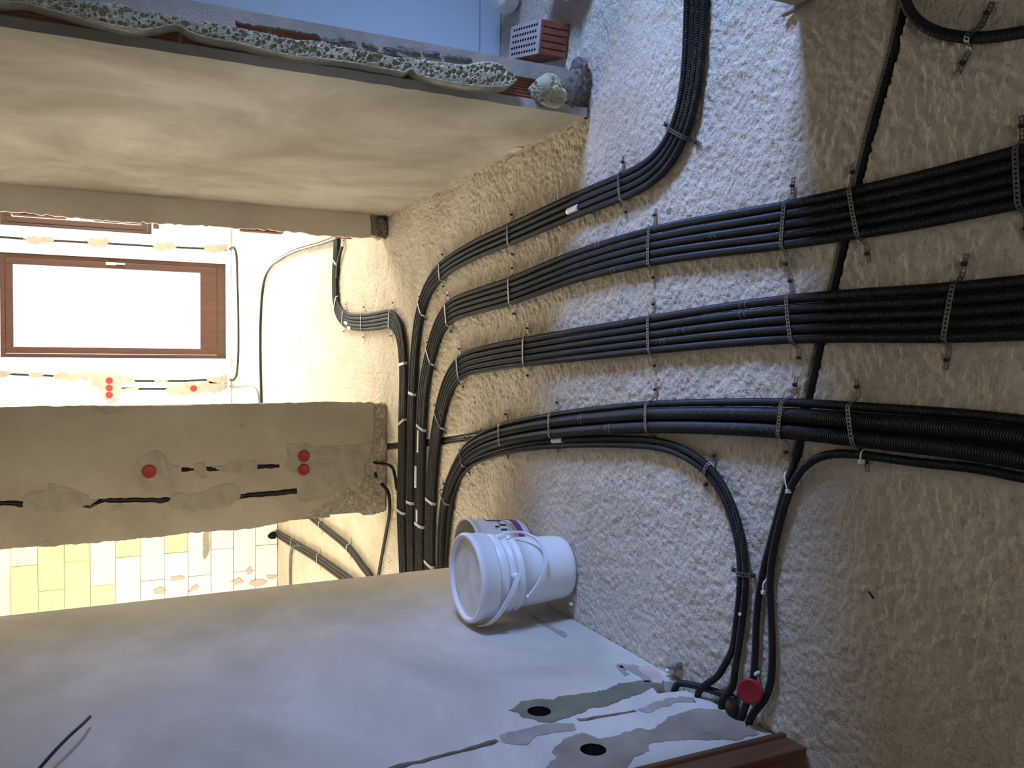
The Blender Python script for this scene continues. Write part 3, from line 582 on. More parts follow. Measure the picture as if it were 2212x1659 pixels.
for i, p in enumerate([[(-2.207, 1.035), (-2.177, 0.972), (-2.182, 0.887), (-2.221, 0.909), (-2.239, 0.993)], [(-2.326, 0.866), (-2.287, 0.802), (-2.312, 0.750), (-2.345, 0.781), (-2.347, 0.845)], [(-2.278, 0.461), (-2.258, 0.385), (-2.293, 0.327), (-2.317, 0.363), (-2.308, 0.443)], [(-2.318, 0.273), (-2.299, 0.181), (-2.321, 0.113), (-2.356, 0.181), (-2.353, 0.295)],
                       [(-2.275, 0.136), (-2.257, 0.043), (-2.271, -0.003), (-2.305, 0.043), (-2.306, 0.117)], [(-2.190, 0.318), (-2.165, 0.281), (-2.214, 0.263), (-2.231, 0.291)], [(-2.300, 1.181), (-2.270, 1.119), (-2.314, 1.056), (-2.345, 1.098), (-2.338, 1.160)]]):
    patch(wb, p, onB, 'brick_top', 150 + i, .008, .012, .04)
o = obj('pipe_hole_shade', *lump((hole_c[0] + .01, 8.742, .05), (.032, .018, .045), 160, .15), 'hole', wb)  # black lump painting the shade of a hole in the blocks

# ------------------------------------------------------------------ conduits
BUNDLES = {}
def lateral(C2, off):
    T = np.gradient(C2, axis=0); T /= np.linalg.norm(T, axis=1)[:, None] + 1e-9
    return C2 + np.stack([T[:, 1], -T[:, 0]], 1) * np.asarray(off).reshape(-1, 1)        # positive = to the right of travel
ORD = ['first', 'second', 'third', 'fourth', 'fifth']
def bundle(key, px, radii, where, group, gap=.0002, step=.02, sm=6):
    if key in 'BCD':      # the runs go on behind the photographer
        p0, p1 = np.array(px[0]), np.array(px[2]); dv = (p0 - p1) / np.linalg.norm(p0 - p1); px = [tuple(p0 + dv * 1.5 * np.array([.55, 1])), tuple(p0 + dv * .5 * np.array([.8, 1]))] + list(px)
    C2 = smooth_line(catmull(px, step), sm); tot = sum(2 * r + gap for r in radii) - gap; x = tot / 2; out = []
    n = len(C2); s = np.arange(n) * step
    for i, r in enumerate(radii):
        ofs = x - r; x -= 2 * r + gap
        ph = rng.uniform(0, 6.28, 3)
        wob = .0004 * np.sin(s * 3.1 + ph[0]) + .0003 * np.sin(s * 7.3 + ph[1])
        L2 = lateral(C2, ofs + wob); z = r + .0005 + .0012 * (1 + np.sin(s * 4.3 + ph[2]))
        C3 = np.column_stack([L2, z]); V, Fq = corrugated(C3, r, .0046 if r < .015 else .0064)
        o = obj('conduit', V, Fq, 'conduit', None, True)
        tag(o, 'black corrugated conduit, %s from top in %s' % (ORD[len(radii) - 1 - i] if key == 'H' else ORD[i], where), 'conduit', group); out.append((o, C3, r))
    BUNDLES[key] = dict(C=C2, w=tot / 2, h=max(2 * r for r in radii) + .002, items=out)
    return out
r25 = .0123
gA, gB = 'conduit bundles across the floor', 'conduit bundles across the floor'
bundle('A', [(1.192, 1.987), (1.101, 1.989), (1.035, 1.990), (0.896, 1.990), (0.760, 2.010), (0.662, 2.052), (0.597, 2.133), (0.574, 2.236), (0.566, 2.356), (0.552, 2.683), (0.517, 3.219), (0.490, 3.635), (0.435, 4.041), (0.361, 4.233), (0.253, 4.356), (0.098, 4.431), (-0.083, 4.467), (-0.345, 4.495), (-0.582, 4.507), (-0.872, 4.511), (-1.198, 4.489), (-1.392, 4.470)], [r25] * 4, 'the bundle bending up to the photo top', gA)
bundle('B', [(0.348, 0.907), (0.344, 1.004), (0.340, 1.098), (0.335, 1.212), (0.335, 1.392), (0.336, 1.609), (0.345, 1.875), (0.350, 2.188), (0.332, 2.644), (0.275, 3.228), (0.252, 3.603), (0.213, 3.952), (0.112, 4.116), (-0.009, 4.205), (-0.117, 4.276), (-0.201, 4.304), (-0.384, 4.331), (-0.563, 4.343), (-0.846, 4.354), (-1.164, 4.341), (-1.352, 4.323)], [r25] * 5, 'the upper five-pipe bundle', gA)
bundle('C', [(0.102, 0.899), (0.100, 0.997), (0.096, 1.164), (0.100, 1.346), (0.100, 1.574), (0.091, 1.849), (0.072, 2.188), (0.050, 2.572), (0.019, 3.068), (-0.009, 3.439), (-0.057, 3.786), (-0.167, 3.958), (-0.327, 4.061), (-0.440, 4.113), (-0.540, 4.140), (-0.767, 4.178), (-1.130, 4.193), (-1.312, 4.176)], [r25] * 5, 'the lower five-pipe bundle', gA)
bundle('D', [(-0.156, 0.888), (-0.151, 0.985), (-0.147, 1.070), (-0.147, 1.215), (-0.148, 1.373), (-0.150, 1.589), (-0.163, 1.855), (-0.187, 2.188), (-0.217, 2.463), (-0.259, 2.795), (-0.338, 3.272), (-0.394, 3.496), (-0.476, 3.699), (-0.605, 3.859), (-0.730, 3.952), (-0.879, 3.989), (-1.085, 4.005), (-1.263, 3.995)], [.011, .0200, .0200], 'the thick bundle above the white bucket', gA, sm=4)
bundle('H', [(1.172, 6.307), (0.994, 6.277), (0.870, 6.248), (0.716, 6.261), (0.545, 6.288), (0.368, 6.229), (0.263, 5.996), (0.221, 5.528), (0.218, 5.172), (0.216, 4.881), (0.157, 4.737), (0.061, 4.675), (-0.086, 4.647), (-0.356, 4.660), (-0.600, 4.665), (-0.901, 4.678), (-1.231, 4.630), (-1.430, 4.610)], [.0118] * 5, 'the small S-bent bundle near the bright doorway', gA, sm=2)
# two thin conduits that leave the thick bundle and swing round to the left wall
px_s = [(-1.255, 3.965), (-1.077, 3.968), (-0.869, 3.933), (-0.731, 3.884), (-0.618, 3.818), (-0.514, 3.661), (-0.452, 3.456), (-0.403, 3.251), (-0.357, 2.998), (-0.328, 2.786), (-0.292, 2.471), (-0.270, 2.195), (-0.269, 2.086), (-0.288, 1.983), (-0.316, 1.898), (-0.367, 1.829), (-0.448, 1.779), (-0.525, 1.750), (-0.586, 1.744), (-0.670, 1.753), (-0.750, 1.766), (-0.818, 1.777)]
base_s = smooth_line(catmull(px_s, .02), 4)
def single(px3, r, label, group='single conduits on the floor', mat='conduit', corr=True, step=.02, sm=0):
    C3 = catmull(np.asarray(px3, float), step); C3 = smooth_line(C3, sm) if sm else C3
    V, Fq = corrugated(C3, r, .0046) if corr else tube_mesh(C3, r, 10)
    return tag(obj('conduit', V, Fq, mat, None, True), label, 'conduit', group), C3
def with_z(pts, z): return [(a, b, z) for a, b in pts]
e3 = [(1.895, 0.029), (1.831, -0.026), (1.737, 0.021), (2.014, 0.097)]
t_s = np.linspace(0, 1, len(base_s))
ofs = np.r_[np.full(len(base_s), .0108)]
outer = lateral(base_s, -ofs); inner = lateral(base_s, ofs)
s2tail = [(-0.847, 1.771), (-0.895, 1.777)]
s3tail = [(-0.842, 1.803), (-0.893, 1.839)]
P2 = [tuple(p) + (.012,) for p in outer[::3]] + with_z(s2tail, .014) + [(-.962, e3[1][0] - .01, .018), (-1.02, e3[1][0] - .02, .016)]
P3 = [tuple(p) + (.012,) for p in inner[::3]] + with_z(s3tail, .020) + [(-.958, e3[0][0] + .012, .028), (-1.02, e3[0][0] + .02, .028)]
S2, C_s2 = single(P2, .0102, 'thin conduit on the outer side of the pair swinging round to the left wall')
S3, C_s3 = single(P3, .0102, 'thin conduit on the inner side of the pair swinging round to the left wall')
BUNDLES['S'] = dict(C=base_s, w=.021, h=.024)
# conduit sunk in a groove below the bundles, and the one that joins it
Pf = [tuple(p) + (-.0100,) for p in F_path[::4]] + with_z([(-0.302, 1.591), (-0.395, 1.621), (-0.511, 1.660), (-0.592, 1.683), (-0.679, 1.695), (-0.766, 1.696), (-0.841, 1.698)], .0115) + with_z([(-0.894, 1.707)], .014) + [(-.965, e3[2][0] + .006, .016), (-1.03, e3[2][0] + .02, .016)]
SF, C_f = single(Pf, .0105, 'conduit sunk in a floor groove crossing below all the bundles', sm=3)
e0 = [(-0.221, 0.890)][0]
Pe = [(e0[0] - .09, e0[1] - 1.4, .012), (e0[0] - .03, e0[1] - .45, .012)] + with_z([(-0.221, 0.890), (-0.219, 0.987), (-0.212, 1.072), (-0.216, 1.207), (-0.216, 1.337), (-0.219, 1.423), (-0.235, 1.494), (-0.274, 1.548), (-0.328, 1.584), (-0.406, 1.611), (-0.500, 1.638), (-0.583, 1.648), (-0.663, 1.640), (-0.746, 1.633), (-0.812, 1.633), (-0.878, 1.647)], .012) + with_z([(-0.924, 1.682)], .013) + [(-.962, e3[2][0] - .022, .016), (-1.03, e3[2][0] - .02, .016)]
SE, C_e = single(Pe, .0105, 'conduit from the photo right edge turning down beside the grooved one', sm=2)
Pi = [(-1.02, e3[3][0] + .01, .03), (-.968, e3[3][0] - .01, .032)] + with_z([(-0.966, 1.997)], .026) + with_z([(-0.946, 1.907)], .020) + with_z([(-0.939, 1.838), (-0.932, 1.774)], .0115) + [(-.985, 1.77, .012), (-1.03, 1.76, .012)]
SI, C_i = single(Pi, .0105, 'short conduit loop lying in the corner under the two socket holes')
Pg = with_z([(0.813, 1.290), (0.752, 1.271), (0.707, 1.239), (0.669, 1.189), (0.635, 1.116), (0.620, 1.059), (0.612, 1.012), (0.601, 0.914)], .0125) + [(.76, .35, .0125), (.78, -.6, .0125)]
SG, C_g = single(Pg, .0122, 'conduit curling round in the upper right corner of the photo', sm=1)
Px = [tuple(p) + (-.013,) for p in X_path[::4]]
SX, C_x = single(Px, .0095, 'short grooved conduit passing below the bundles to the grey wall', corr=False)
# black conduits from the foot of the grey wall
Pk = [(-.66, 5.06, .10), (-.675, 5.01, .09)] + with_z([(-0.753, 5.088), (-0.667, 4.934), (-0.679, 4.823), (-0.724, 4.786), (-0.777, 4.767)], .02) 
Pk = [(-.66, 5.06, .075), (-.665, 5.005, .072)] + with_z([(-0.670, 5.030)], .045) + with_z([(-0.676, 4.841), (-0.720, 4.795), (-0.802, 4.749)], .014)
SK, C_k = single(Pk, .0098, 'upper black conduit leaving the foot of the grey wall', 'black conduits from the middle wall', corr=False)
Pm = [(-.72, 5.06, .070), (-.745, 5.003, .066)] + with_z([(-0.777, 5.088)], .045) + with_z([(-0.835, 4.932), (-0.926, 4.893), (-1.093, 4.966), (-1.273, 5.061), (-1.424, 5.140), (-1.600, 5.242)], .0135)
SM, C_m = single(Pm, .0105, 'lower black conduit hanging from the grey wall foot down to the left', 'black conduits from the middle wall', corr=False)
# conduits on the floor of the bright left room
def floor_group(px, n, r, where):
    C2 = catmull(px, .04)
    for i in range(n):
        L2 = lateral(C2, ((n - 1) / 2 - i) * 2.08 * r); C3 = np.column_stack([L2, np.full(len(L2), r + .001)])
        tag(obj('conduit', *tube_mesh(C3, r, 8), 'conduit', None, True), 'dark conduit, %s from top of %s' % (ORD[n - 1 - i], where), 'conduit', 'conduits in the bright left room')
    BUNDLES[where] = dict(C=C2, w=n * r * 1.04, h=2 * r + .002)
    return C2
floor_group([(-1.364, 7.719), (-1.377, 7.168), (-1.377, 6.620), (-1.376, 6.033), (-1.388, 5.773), (-1.426, 5.509), (-1.453, 5.308), (-1.501, 5.149)], 2, .0135, 'the near pair in the bright left room')
floor_group([(-1.829, 8.704), (-1.766, 7.933), (-1.681, 6.952), (-1.640, 6.313), (-1.619, 5.964), (-1.599, 5.530)], 3, .0135, 'the far trio ending at the wall hole')
Pn = with_z([(-2.301, 7.999), (-2.177, 7.999), (-1.991, 8.000), (-1.849, 7.955), (-1.773, 7.802), (-1.704, 7.512)], .014)
single(Pn, .012, 'lone thin conduit joining the trio in the bright left room', 'conduits in the bright left room', 'conduit_grey', False, .04)
# thin conduits in the far room
single(with_z([(-0.645, 9.618), (-0.502, 9.649), (-0.078, 9.710), (0.337, 9.708), (0.642, 9.612), (0.809, 9.458), (0.913, 9.107), (0.948, 8.400), (0.942, 7.725), (0.896, 6.798), (0.875, 6.262), (0.870, 6.055)], .016), .0155, 'thin conduit curving over the floor of the bright far room', 'conduits in the far room', 'conduit', False, .05)
single(with_z([(-0.362, 12.350), (-0.344, 11.914), (-0.249, 11.638), (0.028, 11.502), (0.392, 11.498), (1.005, 11.578), (1.306, 11.663), (1.429, 11.889), (1.464, 12.321)], .016), .015, 'thin conduit along the foot of the far window wall', 'conduits in the far room', 'conduit', False, .05)
single(with_z([(-0.457, 12.452), (-0.430, 11.508), (-0.382, 10.502), (-0.410, 10.075), (-0.480, 9.842), (-0.601, 9.745)], .016), .015, 'short bent conduit in the corner of the far room', 'conduits in the far room', 'conduit_grey', False, .05)
nib_c = with_z([(0.903, 6.109), (0.818, 6.041), (0.753, 6.121), (0.675, 6.190), (0.574, 6.217)], .0125)
SN, C_n = single(nib_c, .0112, 'short conduit tucked in beside the nib with a white sleeve', 'conduits in the far room', 'conduit', False, .02)

# white sleeves and labels are parts of their conduit
def sleeve(o, C, at_xy, length, r, name='sleeve', mat='white'):
    d = np.hypot(C[:, 0] - at_xy[0], C[:, 1] - at_xy[1]); i = int(d.argmin()); st = np.linalg.norm(C[1] - C[0]); k = max(1, int(math.ceil(length / 2 / st)))
    seg = C[max(0, i - k):i + k + 1]
    if name == 'ring_mark': seg = C[i] + (C[min(i + 1, len(C) - 1)] - C[i]) / (st + 1e-9) * np.array([[-.0009], [0], [.0009]])
    if len(seg) >= 2: obj(name, *tube_mesh(resample(seg, .01) if name != 'ring_mark' else seg, r, 12), mat, o, True)
def it(k, i): return BUNDLES[k]['items'][i]
for key, i, pt, ln in (('A', 2, [(0.533, 2.692)][0], .07), ('H', 1, [(0.204, 5.917)][0], .06), ('H', 0, [(0.179, 5.853)][0], .06),
                       ('B', 1, [(-0.467, 4.352)][0], .10), ('B', 0, [(-0.665, 4.418)][0], .09), ('B', 1, [(-0.891, 4.391)][0], .08)):
    o, C3, r = it(key, i); sleeve(o, C3, pt, ln, r + .0009)
sleeve(S2, C_s2, [(-0.335, 2.793)][0], .045, .0112); sleeve(SN, C_n, [(0.818, 6.041)][0], .06, .0122)
for key, i, pts in (('B', 2, [(0.344, 1.875)]), ('B', 0, [(0.362, 2.487)]), ('C', 0, [(0.126, 1.738)]), ('C', 1, [(0.104, 1.737)]), ('C', 2, [(0.084, 2.015)]), ('D', 1, [(-0.204, 2.566)]), ('D', 2, [(-0.238, 2.384)]), ('A', 1, [(0.532, 3.100)]), ('B', 4, [(0.298, 2.397)]), ('C', 3, [(0.054, 2.105)])):
    o, C3, r = it(key, i)
    for dy in (0, .022): sleeve(o, C3, (pts[0][0], pts[0][1] + dy), .0005, r + .0003, 'ring_mark', 'ring')

# ------------------------------------------------------------------ straps over the bundles
NUM = ['first', 'second', 'third', 'fourth', 'fifth', 'sixth', 'seventh', 'eighth', 'ninth', 'tenth']
def strap(key, at, skew=0.0, tabs=(.045, .045), label='', width=.0125, hole=True, mat='strap', group='perforated straps over the bundles', screws=True, name='strap'):
    B = BUNDLES[key]; C = B['C']; d = np.hypot(C[:, 0] - at[0], C[:, 1] - at[1]); i = int(np.clip(d.argmin(), 1, len(C) - 2))
    T = C[i + 1] - C[i - 1]; T /= np.linalg.norm(T); a = math.radians(skew); T = np.array([T[0] * math.cos(a) - T[1] * math.sin(a), T[0] * math.sin(a) + T[1] * math.cos(a)])
    N = np.array([T[1], -T[0]]); w_, h = B['w'] / math.cos(a), B['h'] + .0012; o3 = np.array([*C[i], 0])
    prof = [(-w_ - .006 - tabs[0], .004), (-w_ - .012, .004), (-w_ - .004, h * .35), (-w_ + .003, h * .86), (-w_ + .013, h), (0, h + .0012), (w_ - .013, h), (w_ - .003, h * .86), (w_ + .004, h * .35), (w_ + .012, .004), (w_ + .006 + tabs[1], .004)]
    path = [o3 + np.array([N[0] * s, N[1] * s, z]) for s, z in prof]
    if tabs[0] == 0: path = path[2:]
    if tabs[1] == 0: path = path[:-2]
    o = obj(name, *ladder_band(path, np.array([T[0], T[1], 0]), width, hole), mat)
    tag(o, label, 'strap' if hole else 'cable tie', group)
    if screws:
        for sgn, tb in ((-1, tabs[0]), (1, tabs[1])):
            if tb == 0: continue
            c = o3 + np.array([N[0], N[1], 0]) * sgn * (w_ + .004 + tb * .62)
            obj('screw', *cap_disc((c[0], c[1], .010), (0, 0, 1), .0048, .006, 10), 'screw', o)
    return o
ST = {
 'A': ([(0.662, 2.052), (0.566, 2.356), (0.515, 3.219), (0.435, 4.041), (0.252, 4.334)], [8, 4, 0, -6, -12], 'the bundle bending up to the photo top'),
 'B': ([(0.342, 1.013), (0.334, 1.382), (0.336, 1.605), (0.350, 2.188), (0.274, 3.214), (0.213, 3.952), (-0.009, 4.198)], [2, 14, -4, -2, 2, -4, -12], 'the upper five-pipe bundle'),
 'C': ([(0.096, 1.151), (0.101, 1.580), (0.072, 2.186), (0.019, 3.060), (-0.054, 3.780), (-0.327, 4.068)], [-10, 9, 0, -2, -4, -14], 'the lower five-pipe bundle'),
 'D': ([(-0.147, 1.364), (-0.150, 1.589), (-0.187, 2.166), (-0.260, 2.802), (-0.338, 3.272), (-0.476, 3.699), (-0.720, 3.946)], [10, -10, -4, -6, -6, -10, -10], 'the thick bundle above the white bucket'),
}
for k, (pts, sk, where) in ST.items():
    for i, (p, s_) in enumerate(zip(pts, sk)):
        far = math.hypot(*p) > 3.4
        strap(k, p, s_, (.05, .05) if not far else (.04, .055), 'perforated steel strap over %s, %s from the photo right' % (where, NUM[i]) if k != 'A' else 'perforated steel strap over %s, %s along it' % (where, NUM[i]), .0125)
for i, p in enumerate([(0.250, 6.022), (0.220, 5.516), (0.214, 4.900)]): strap('H', p, 0, (.06, .06), 'thin steel strap over the small S-bent bundle, %s from the photo left' % NUM[i], .011)
strap('S', [(-0.314, 1.902)][0], 6, (.035, .035), 'small perforated strap on the thin pair where it starts to swing down', .0125)
strap('S', [(-0.580, 1.744)][0], 0, (.012, .03), 'small perforated strap on the thin pair near the left wall', .0125)
BUNDLES['G'] = dict(C=C_g[:, :2], w=.0122, h=.026)
strap('G', [(0.634, 1.114)][0], -12, (.05, .05), 'small perforated strap on the curling conduit in the upper right corner', .014)
# plain ties holding the bundles where they run to the left
for k, p, sk, l in (('H', [(0.704, 6.246)][0], -16, 'grey tie on the S-bent bundle next to the nib'), ('H', [(0.370, 6.257)][0], 18, 'grey tie on the S-bent bundle at its first bend'), ('H', [(-0.046, 4.648)][0], 0, 'grey tie on the outer bundle just past its second bend'),
                    ('H', [(-0.388, 4.660)][0], 22, 'slanted grey tie on the outer bundle level with the grey wall'), ('H', [(-0.917, 4.677)][0], -8, 'grey tie on the outer bundle below the grey wall'),
                    ('A', [(-0.213, 4.481)][0], 0, 'grey tie on the second bundle of the parallel run, upper one'), ('A', [(-0.833, 4.511)][0], 0, 'grey tie on the second bundle of the parallel run, lower one'),
                    ('B', [(-0.397, 4.331)][0], -6, 'grey tie on the third bundle of the parallel run, upper one'), ('B', [(-0.931, 4.345)][0], -4, 'grey tie on the third bundle of the parallel run, lower one'),
                    ('C', [(-0.774, 4.178)][0], 0, 'grey tie on the fourth bundle of the parallel run, upper one'), ('C', [(-1.112, 4.194)][0], -8, 'grey tie on the fourth bundle of the parallel run, next to the wall edge')):
    strap(k, p, sk, (0, 0), l, .016, False, 'tie', 'grey ties on the parallel bundles', False, 'cable_tie')
for k, p, l in (('the near pair in the bright left room', [(-1.380, 6.734)][0], 'pale tie on the near pair, farther one'), ('the near pair in the bright left room', [(-1.383, 5.875)][0], 'pale tie on the near pair, closer one'),
                ('the far trio ending at the wall hole', [(-1.761, 7.889)][0], 'pale tie on the far trio, next to the hole'), ('the far trio ending at the wall hole', [(-1.673, 6.815)][0], 'pale tie on the far trio, closer one')):
    strap(k, p, 0, (.04, .05), l + ' in the bright left room', .016, False, 'tie', 'pale ties in the left room', False, 'cable_tie')
# white nylon ties on the single conduits
def nylon(at, direction, w_, h, label):
    T = np.array(direction, float); T /= np.linalg.norm(T); N = np.array([T[1], -T[0]]); o3 = np.array([at[0], at[1], 0])
    prof = [(-w_ - .002, .002), (-w_ - .002, h * .7), (-w_ * .7, h), (0, h + .001), (w_ * .7, h), (w_ + .002, h * .7), (w_ + .002, .002)]
    o = obj('cable_tie', *ladder_band([o3 + np.array([N[0] * s, N[1] * s, z]) for s, z in prof], np.array([T[0], T[1], 0]), .0042, False), 'white')
    c = o3 + np.array([N[0] * -w_, N[1] * -w_, 0]); obj('tie_head', *bevel_box(c[0] - .005, c[0] + .005, c[1] - .005, c[1] + .005, h * .55, h + .002, .002), 'white', o)
    return tag(o, label, 'cable tie', 'white nylon ties')
nylon([(-0.308, 1.586)][0], (-.28, 1), .024, .0245, 'white nylon tie round the two conduits where they meet')
nylon([(-0.217, 1.355)][0], (.1, 1), .013, .0245, 'white nylon tie below the thick bundle near the photo right')
nylon([(-0.591, 1.658)][0], (.1, 1), .016, .0245, 'white nylon tie on the two conduits close to the left wall')
for p, l in (([(-0.621, 1.767)][0], 'tiny white screw head on the thin pair close to the left wall'), ([(-0.688, 1.745)][0], 'tiny white screw head halfway down the thin pair'), ([(-0.829, 1.681)][0], 'tiny white screw head just above the red cap')):
    tag(obj('screw_head', *cap_disc((p[0], p[1], .0245), (0, -.4, 1), .0045, .02, 10), 'white'), l, 'screw', 'white screw heads')
# loose red cap leaning on the conduits
tag(obj('socket_cover', *cap_disc((-.868, 1.672, .050), (.12, -.52, .85), .0335, .009), 'red', None, True), 'loose oval red cap lying on the conduits by the left wall', 'socket cover')

# cable stub out of the left wall
Cs = catmull([(-1.01, 2.06, 1.74), (-.972, 2.085, 1.735), (-.94, 2.16, 1.69), (-.93, 2.26, 1.645), (-.935, 2.34, 1.615), (-.945, 2.405, 1.600)], .01)
tag(obj('cable_stub', *tube_mesh(Cs, .0042, 8), 'conduit', None, True), 'short black cable stub curving out of the left wall', 'cable')

# ------------------------------------------------------------------ buckets
def lathe(prof, c, n=64):
    V = []
    for r, z in prof:
        for k in range(n): a = 2 * math.pi * k / n; V.append((c[0] + r * math.cos(a), c[1] + r * math.sin(a), c[2] + z))
    Fq = [[j * n + k, j * n + (k + 1) % n, j * n + n + (k + 1) % n, j * n + n + k] for j in range(len(prof) - 1) for k in range(n)]
    return V, Fq
bc = (-.797, 2.764, .002)
b1 = thing('bucket', bc); tag(b1, 'white lidded plastic bucket standing against the left wall', 'bucket')
body = [(.001, 0), (.108, 0), (.114, .004), (.117, .02), (.126, .17), (.1285, .218), (.138, .221), (.139, .228), (.1305, .232), (.132, .252), (.142, .255), (.143, .262), (.134, .266), (.136, .284), (.147, .287), (.148, .296), (.138, .300), (.140, .345)]
obj('body', *lathe(body, bc), 'bucket', b1, True)
lid = obj('lid', *lathe([(.1405, .330), (.1535, .323), (.1545, .327), (.1565, .375), (.1590, .378), (.1595, .392), (.157, .398), (.152, .400), (.1455, .399), (.1435, .394), (.1425, .384)], bc), 'bucket', b1, True)
obj('lid_panel', *lathe([(.1425, .384), (.120, .383), (.08, .384), (.001, .384)], bc), 'lid', lid, True)
def band(C3, across, wd, th):
    return ladder_band(C3, across, wd, False, th)
# bail handle: one half lies against the rim, the other hangs free down the side
def ring_pt(ang, r, z): return np.array([bc[0] + r * math.cos(math.radians(ang)), bc[1] + r * math.sin(math.radians(ang)), bc[2] + z])
ear_ang = -78
h1 = [ring_pt(-80, .152, .262), ring_pt(-92, .158, .278), ring_pt(-110, .166, .305), ring_pt(-130, .172, .332), ring_pt(-150, .174, .350), ring_pt(-168, .171, .356)]
C1 = catmull(np.array(h1), .008); T1 = np.gradient(C1, axis=0)
obj('handle', *ladder_band(C1, (0, 0, 1), .020, False, .004), 'bucket', b1)
h2 = [ring_pt(-8, .150, .262), ring_pt(-12, .158, .225), ring_pt(-20, .160, .185), ring_pt(-35, .156, .150), ring_pt(-52, .150, .140), ring_pt(-70, .146, .146), ring_pt(-86, .143, .165), ring_pt(-100, .142, .188), ring_pt(-112, .142, .208)]
C2_ = catmull(np.array(h2), .008)
obj('handle', *ladder_band(C2_, (0, 0, 1), .013, False, .007), 'bucket', b1)
obj('handle_knob', *lump(ring_pt(-113, .142, .210), (.008, .008, .009), 3, .02, 2), 'bucket', b1, True)
for a_ in (-80, -8):
    c = ring_pt(a_, .143, .262); obj('ear', *lump(c, (.012, .012, .016), 4, .05, 2), 'bucket', b1, True)
# crumbs pressed out under the bucket
bc2 = (-.805, 3.115, .002)
b2 = thing('bucket', bc2); tag(b2, 'open white bucket with purple printed band behind the lidded one', 'bucket')
obj('body', *lathe([(.001, 0), (.116, 0), (.121, .005), (.124, .03), (.138, .20), (.142, .232), (.147, .234), (.147, .246), (.143, .248), (.139, .244)], bc2), 'bucket', b2, True)
obj('inside', *lathe([(.139, .244), (.136, .20), (.122, .03), (.118, .012), (.001, .012)], bc2), 'bucket_in', b2, True)
def on_bucket2(ang0, ang1, z0, z1, d=.0012, n=14, m=5):
    V = []; 
    for j in range(m):
        z = z0 + (z1 - z0) * j / (m - 1); r = np.interp(z, [.03, .20, .232], [.124, .138, .142]) + d
        for k in range(n): a = math.radians(ang0 + (ang1 - ang0) * k / (n - 1)); V.append((bc2[0] + r * math.cos(a), bc2[1] + r * math.sin(a), bc2[2] + z))
    Fq = [[j * n + k, j * n + k + 1, j * n + n + k + 1, j * n + n + k] for j in range(m - 1) for k in range(n - 1)]
    return V, Fq
lbl = obj('print_band', *on_bucket2(-85, 35, .032, .060), 'purple', b2, True); obj('print_band', *on_bucket2(-62, -18, .062, .078), 'orange', b2, True); obj('print_band', *on_bucket2(-80, 30, .080, .094, .0010), 'pink', b2, True)
for a0, a1, z0, z1 in ((-8, -2, .10, .165), (-4, 12, .16, .166), (-26, -21, .095, .125), (-20, -8, .118, .122), (-38, -34, .10, .13), (6, 16, .125, .138), (-33, -27, .145, .149), (-30, -26, .13, .149), (10, 24, .18, .186)):
    obj('print_mark', *on_bucket2(a0, a1, z0, z1, .0015, 4, 2), 'ink', b2)

# ------------------------------------------------------------------ loose brick and rubble in the side doorway
bx_c = np.array((1.203, 2.893)); byaw = math.radians(-12.5); bw, bl, bh = .122, .262, .121
def brick_local(x, y, z): 
    c, s = math.cos(byaw), math.sin(byaw); return (bx_c[0] + c * x - s * y, bx_c[1] + s * x + c * y, z)
def rot(parts): v, f = parts; return [brick_local(*p) for p in v], f
bk = thing('brick', (bx_c[0], bx_c[1], 0.0)); tag(bk, 'loose perforated red brick standing on the floor in the side doorway', 'brick')
bb = obj('body', *rot(bevel_box(-bw / 2, bw / 2, -bl / 2, bl / 2, .001, bh - .004, .006)), 'brick', bk)
tp = obj('top_face', *rot(bevel_box(-bw / 2, bw / 2, -bl / 2, bl / 2, bh - .0045, bh, .002)), 'brick_top', bk)
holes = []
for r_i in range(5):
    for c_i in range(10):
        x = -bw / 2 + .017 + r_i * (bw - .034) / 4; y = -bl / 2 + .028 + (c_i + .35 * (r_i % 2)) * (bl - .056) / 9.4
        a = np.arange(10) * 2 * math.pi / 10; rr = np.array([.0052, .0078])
        obj('hole', [brick_local(x + rr[0] * math.cos(t), y + rr[1] * math.sin(t), bh + .0004) for t in a], [list(range(10))], 'hole', tp)  # flat dark disc, the shade of a hole painted on the top face
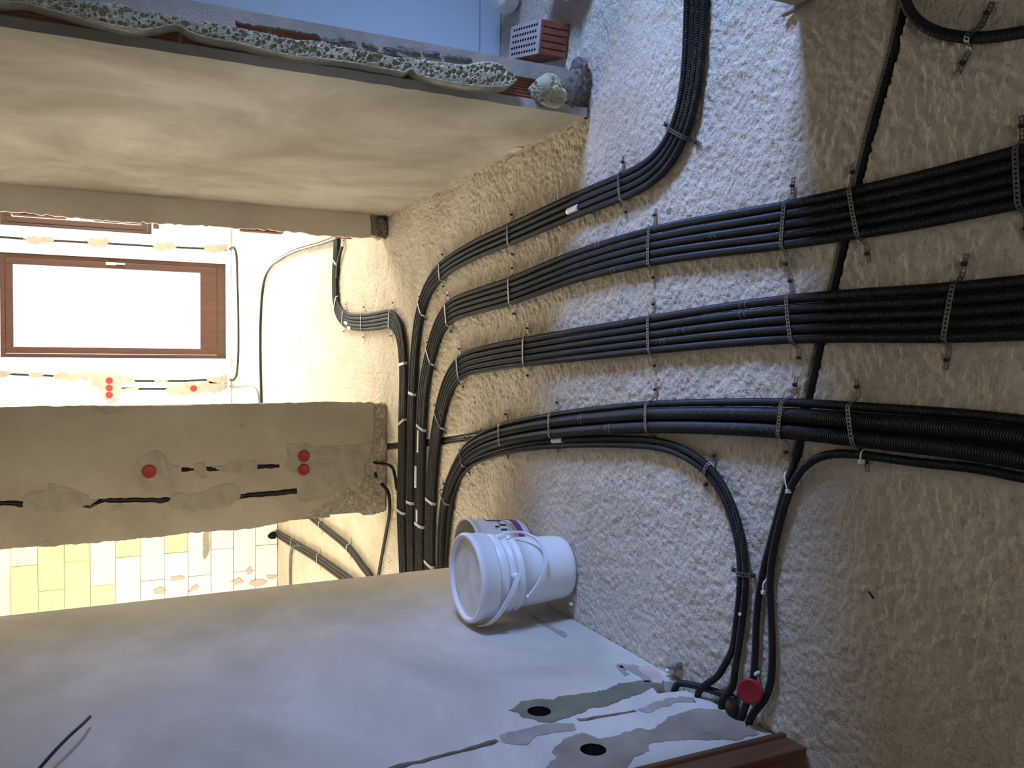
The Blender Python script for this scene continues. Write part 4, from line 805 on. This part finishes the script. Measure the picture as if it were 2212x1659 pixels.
for i in range(4):      # raised dark strips paint the shade of scored grooves on the near face
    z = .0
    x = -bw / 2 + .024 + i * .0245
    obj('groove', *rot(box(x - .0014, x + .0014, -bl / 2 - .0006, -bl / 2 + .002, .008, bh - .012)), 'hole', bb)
for i in range(7): obj('groove', *rot(box(-bw / 2 - .0006, -bw / 2 + .002, -bl / 2 + .03 + i * .034, -bl / 2 + .0316 + i * .034, .006, bh - .01)), 'hole', bb)  # dark strips for the shade of the side grooves
tag(obj('plaster_chunk', *lump((1.50, 3.22, .045), (.075, .085, .055), 21, .16), 'block_white'), 'pale plaster chunk on the floor behind the loose brick', 'rubble')
tag(obj('plastic_sheet', *lump((1.44, 2.72, .05), (.10, .15, .06), 22, .30, 4), 'bag', None, True), 'crumpled dusty plastic sheet at the photo top edge beside the brick', 'sheet')
tag(obj('rubble_chunk', *lump((-.925, 2.045, .014), (.016, .018, .020), 23, .22, 3), 'mortar_pale'), 'larger pebble of mortar on the floor below the socket holes', 'rubble', 'mortar pebbles in the corner')
tag(obj('rubble_chunk', *lump((-.955, 2.072, .010), (.010, .011, .014), 24, .22, 3), 'block_white'), 'smaller white pebble of mortar next to the larger one', 'rubble', 'mortar pebbles in the corner')
tag(obj('plaster_chip', *lump((-.915, 2.675, .010), (.008, .007, .010), 25, .2, 2), 'white'), 'small white plaster chip beside the foot of the lidded bucket', 'rubble')
sp = [(-0.524, 1.341), (-0.537, 1.328)]
tag(obj('splinter', *tube_mesh(np.array([(sp[0][0], sp[0][1], .004), (sp[1][0], sp[1][1], .004)]), .0028, 6), 'screw'), 'dark splinter lying on the bare floor at the lower right', 'splinter')
ft = catmull(with_z([(-0.457, 1.057), (-0.431, 1.049), (-0.411, 1.033), (-0.390, 1.011), (-0.376, 0.992), (-0.365, 0.968)], .006), .01)
tag(obj('fibre', *tube_mesh(ft, .0009, 5), 'wood_pale', None, True), 'pale curled fibre on the floor at the lower right edge', 'fibre')
lb = [(0.914, 1.639)][0]
tag(obj('plaster_chip', *lump((.868, 1.60, .006), (.010, .05, .007), 27, .2, 3), 'mortar_brown'), 'tan strip of broken render at the top edge by the near door jamb', 'rubble')

for o in bpy.data.objects:
    if '_org' in o: del o['_org']
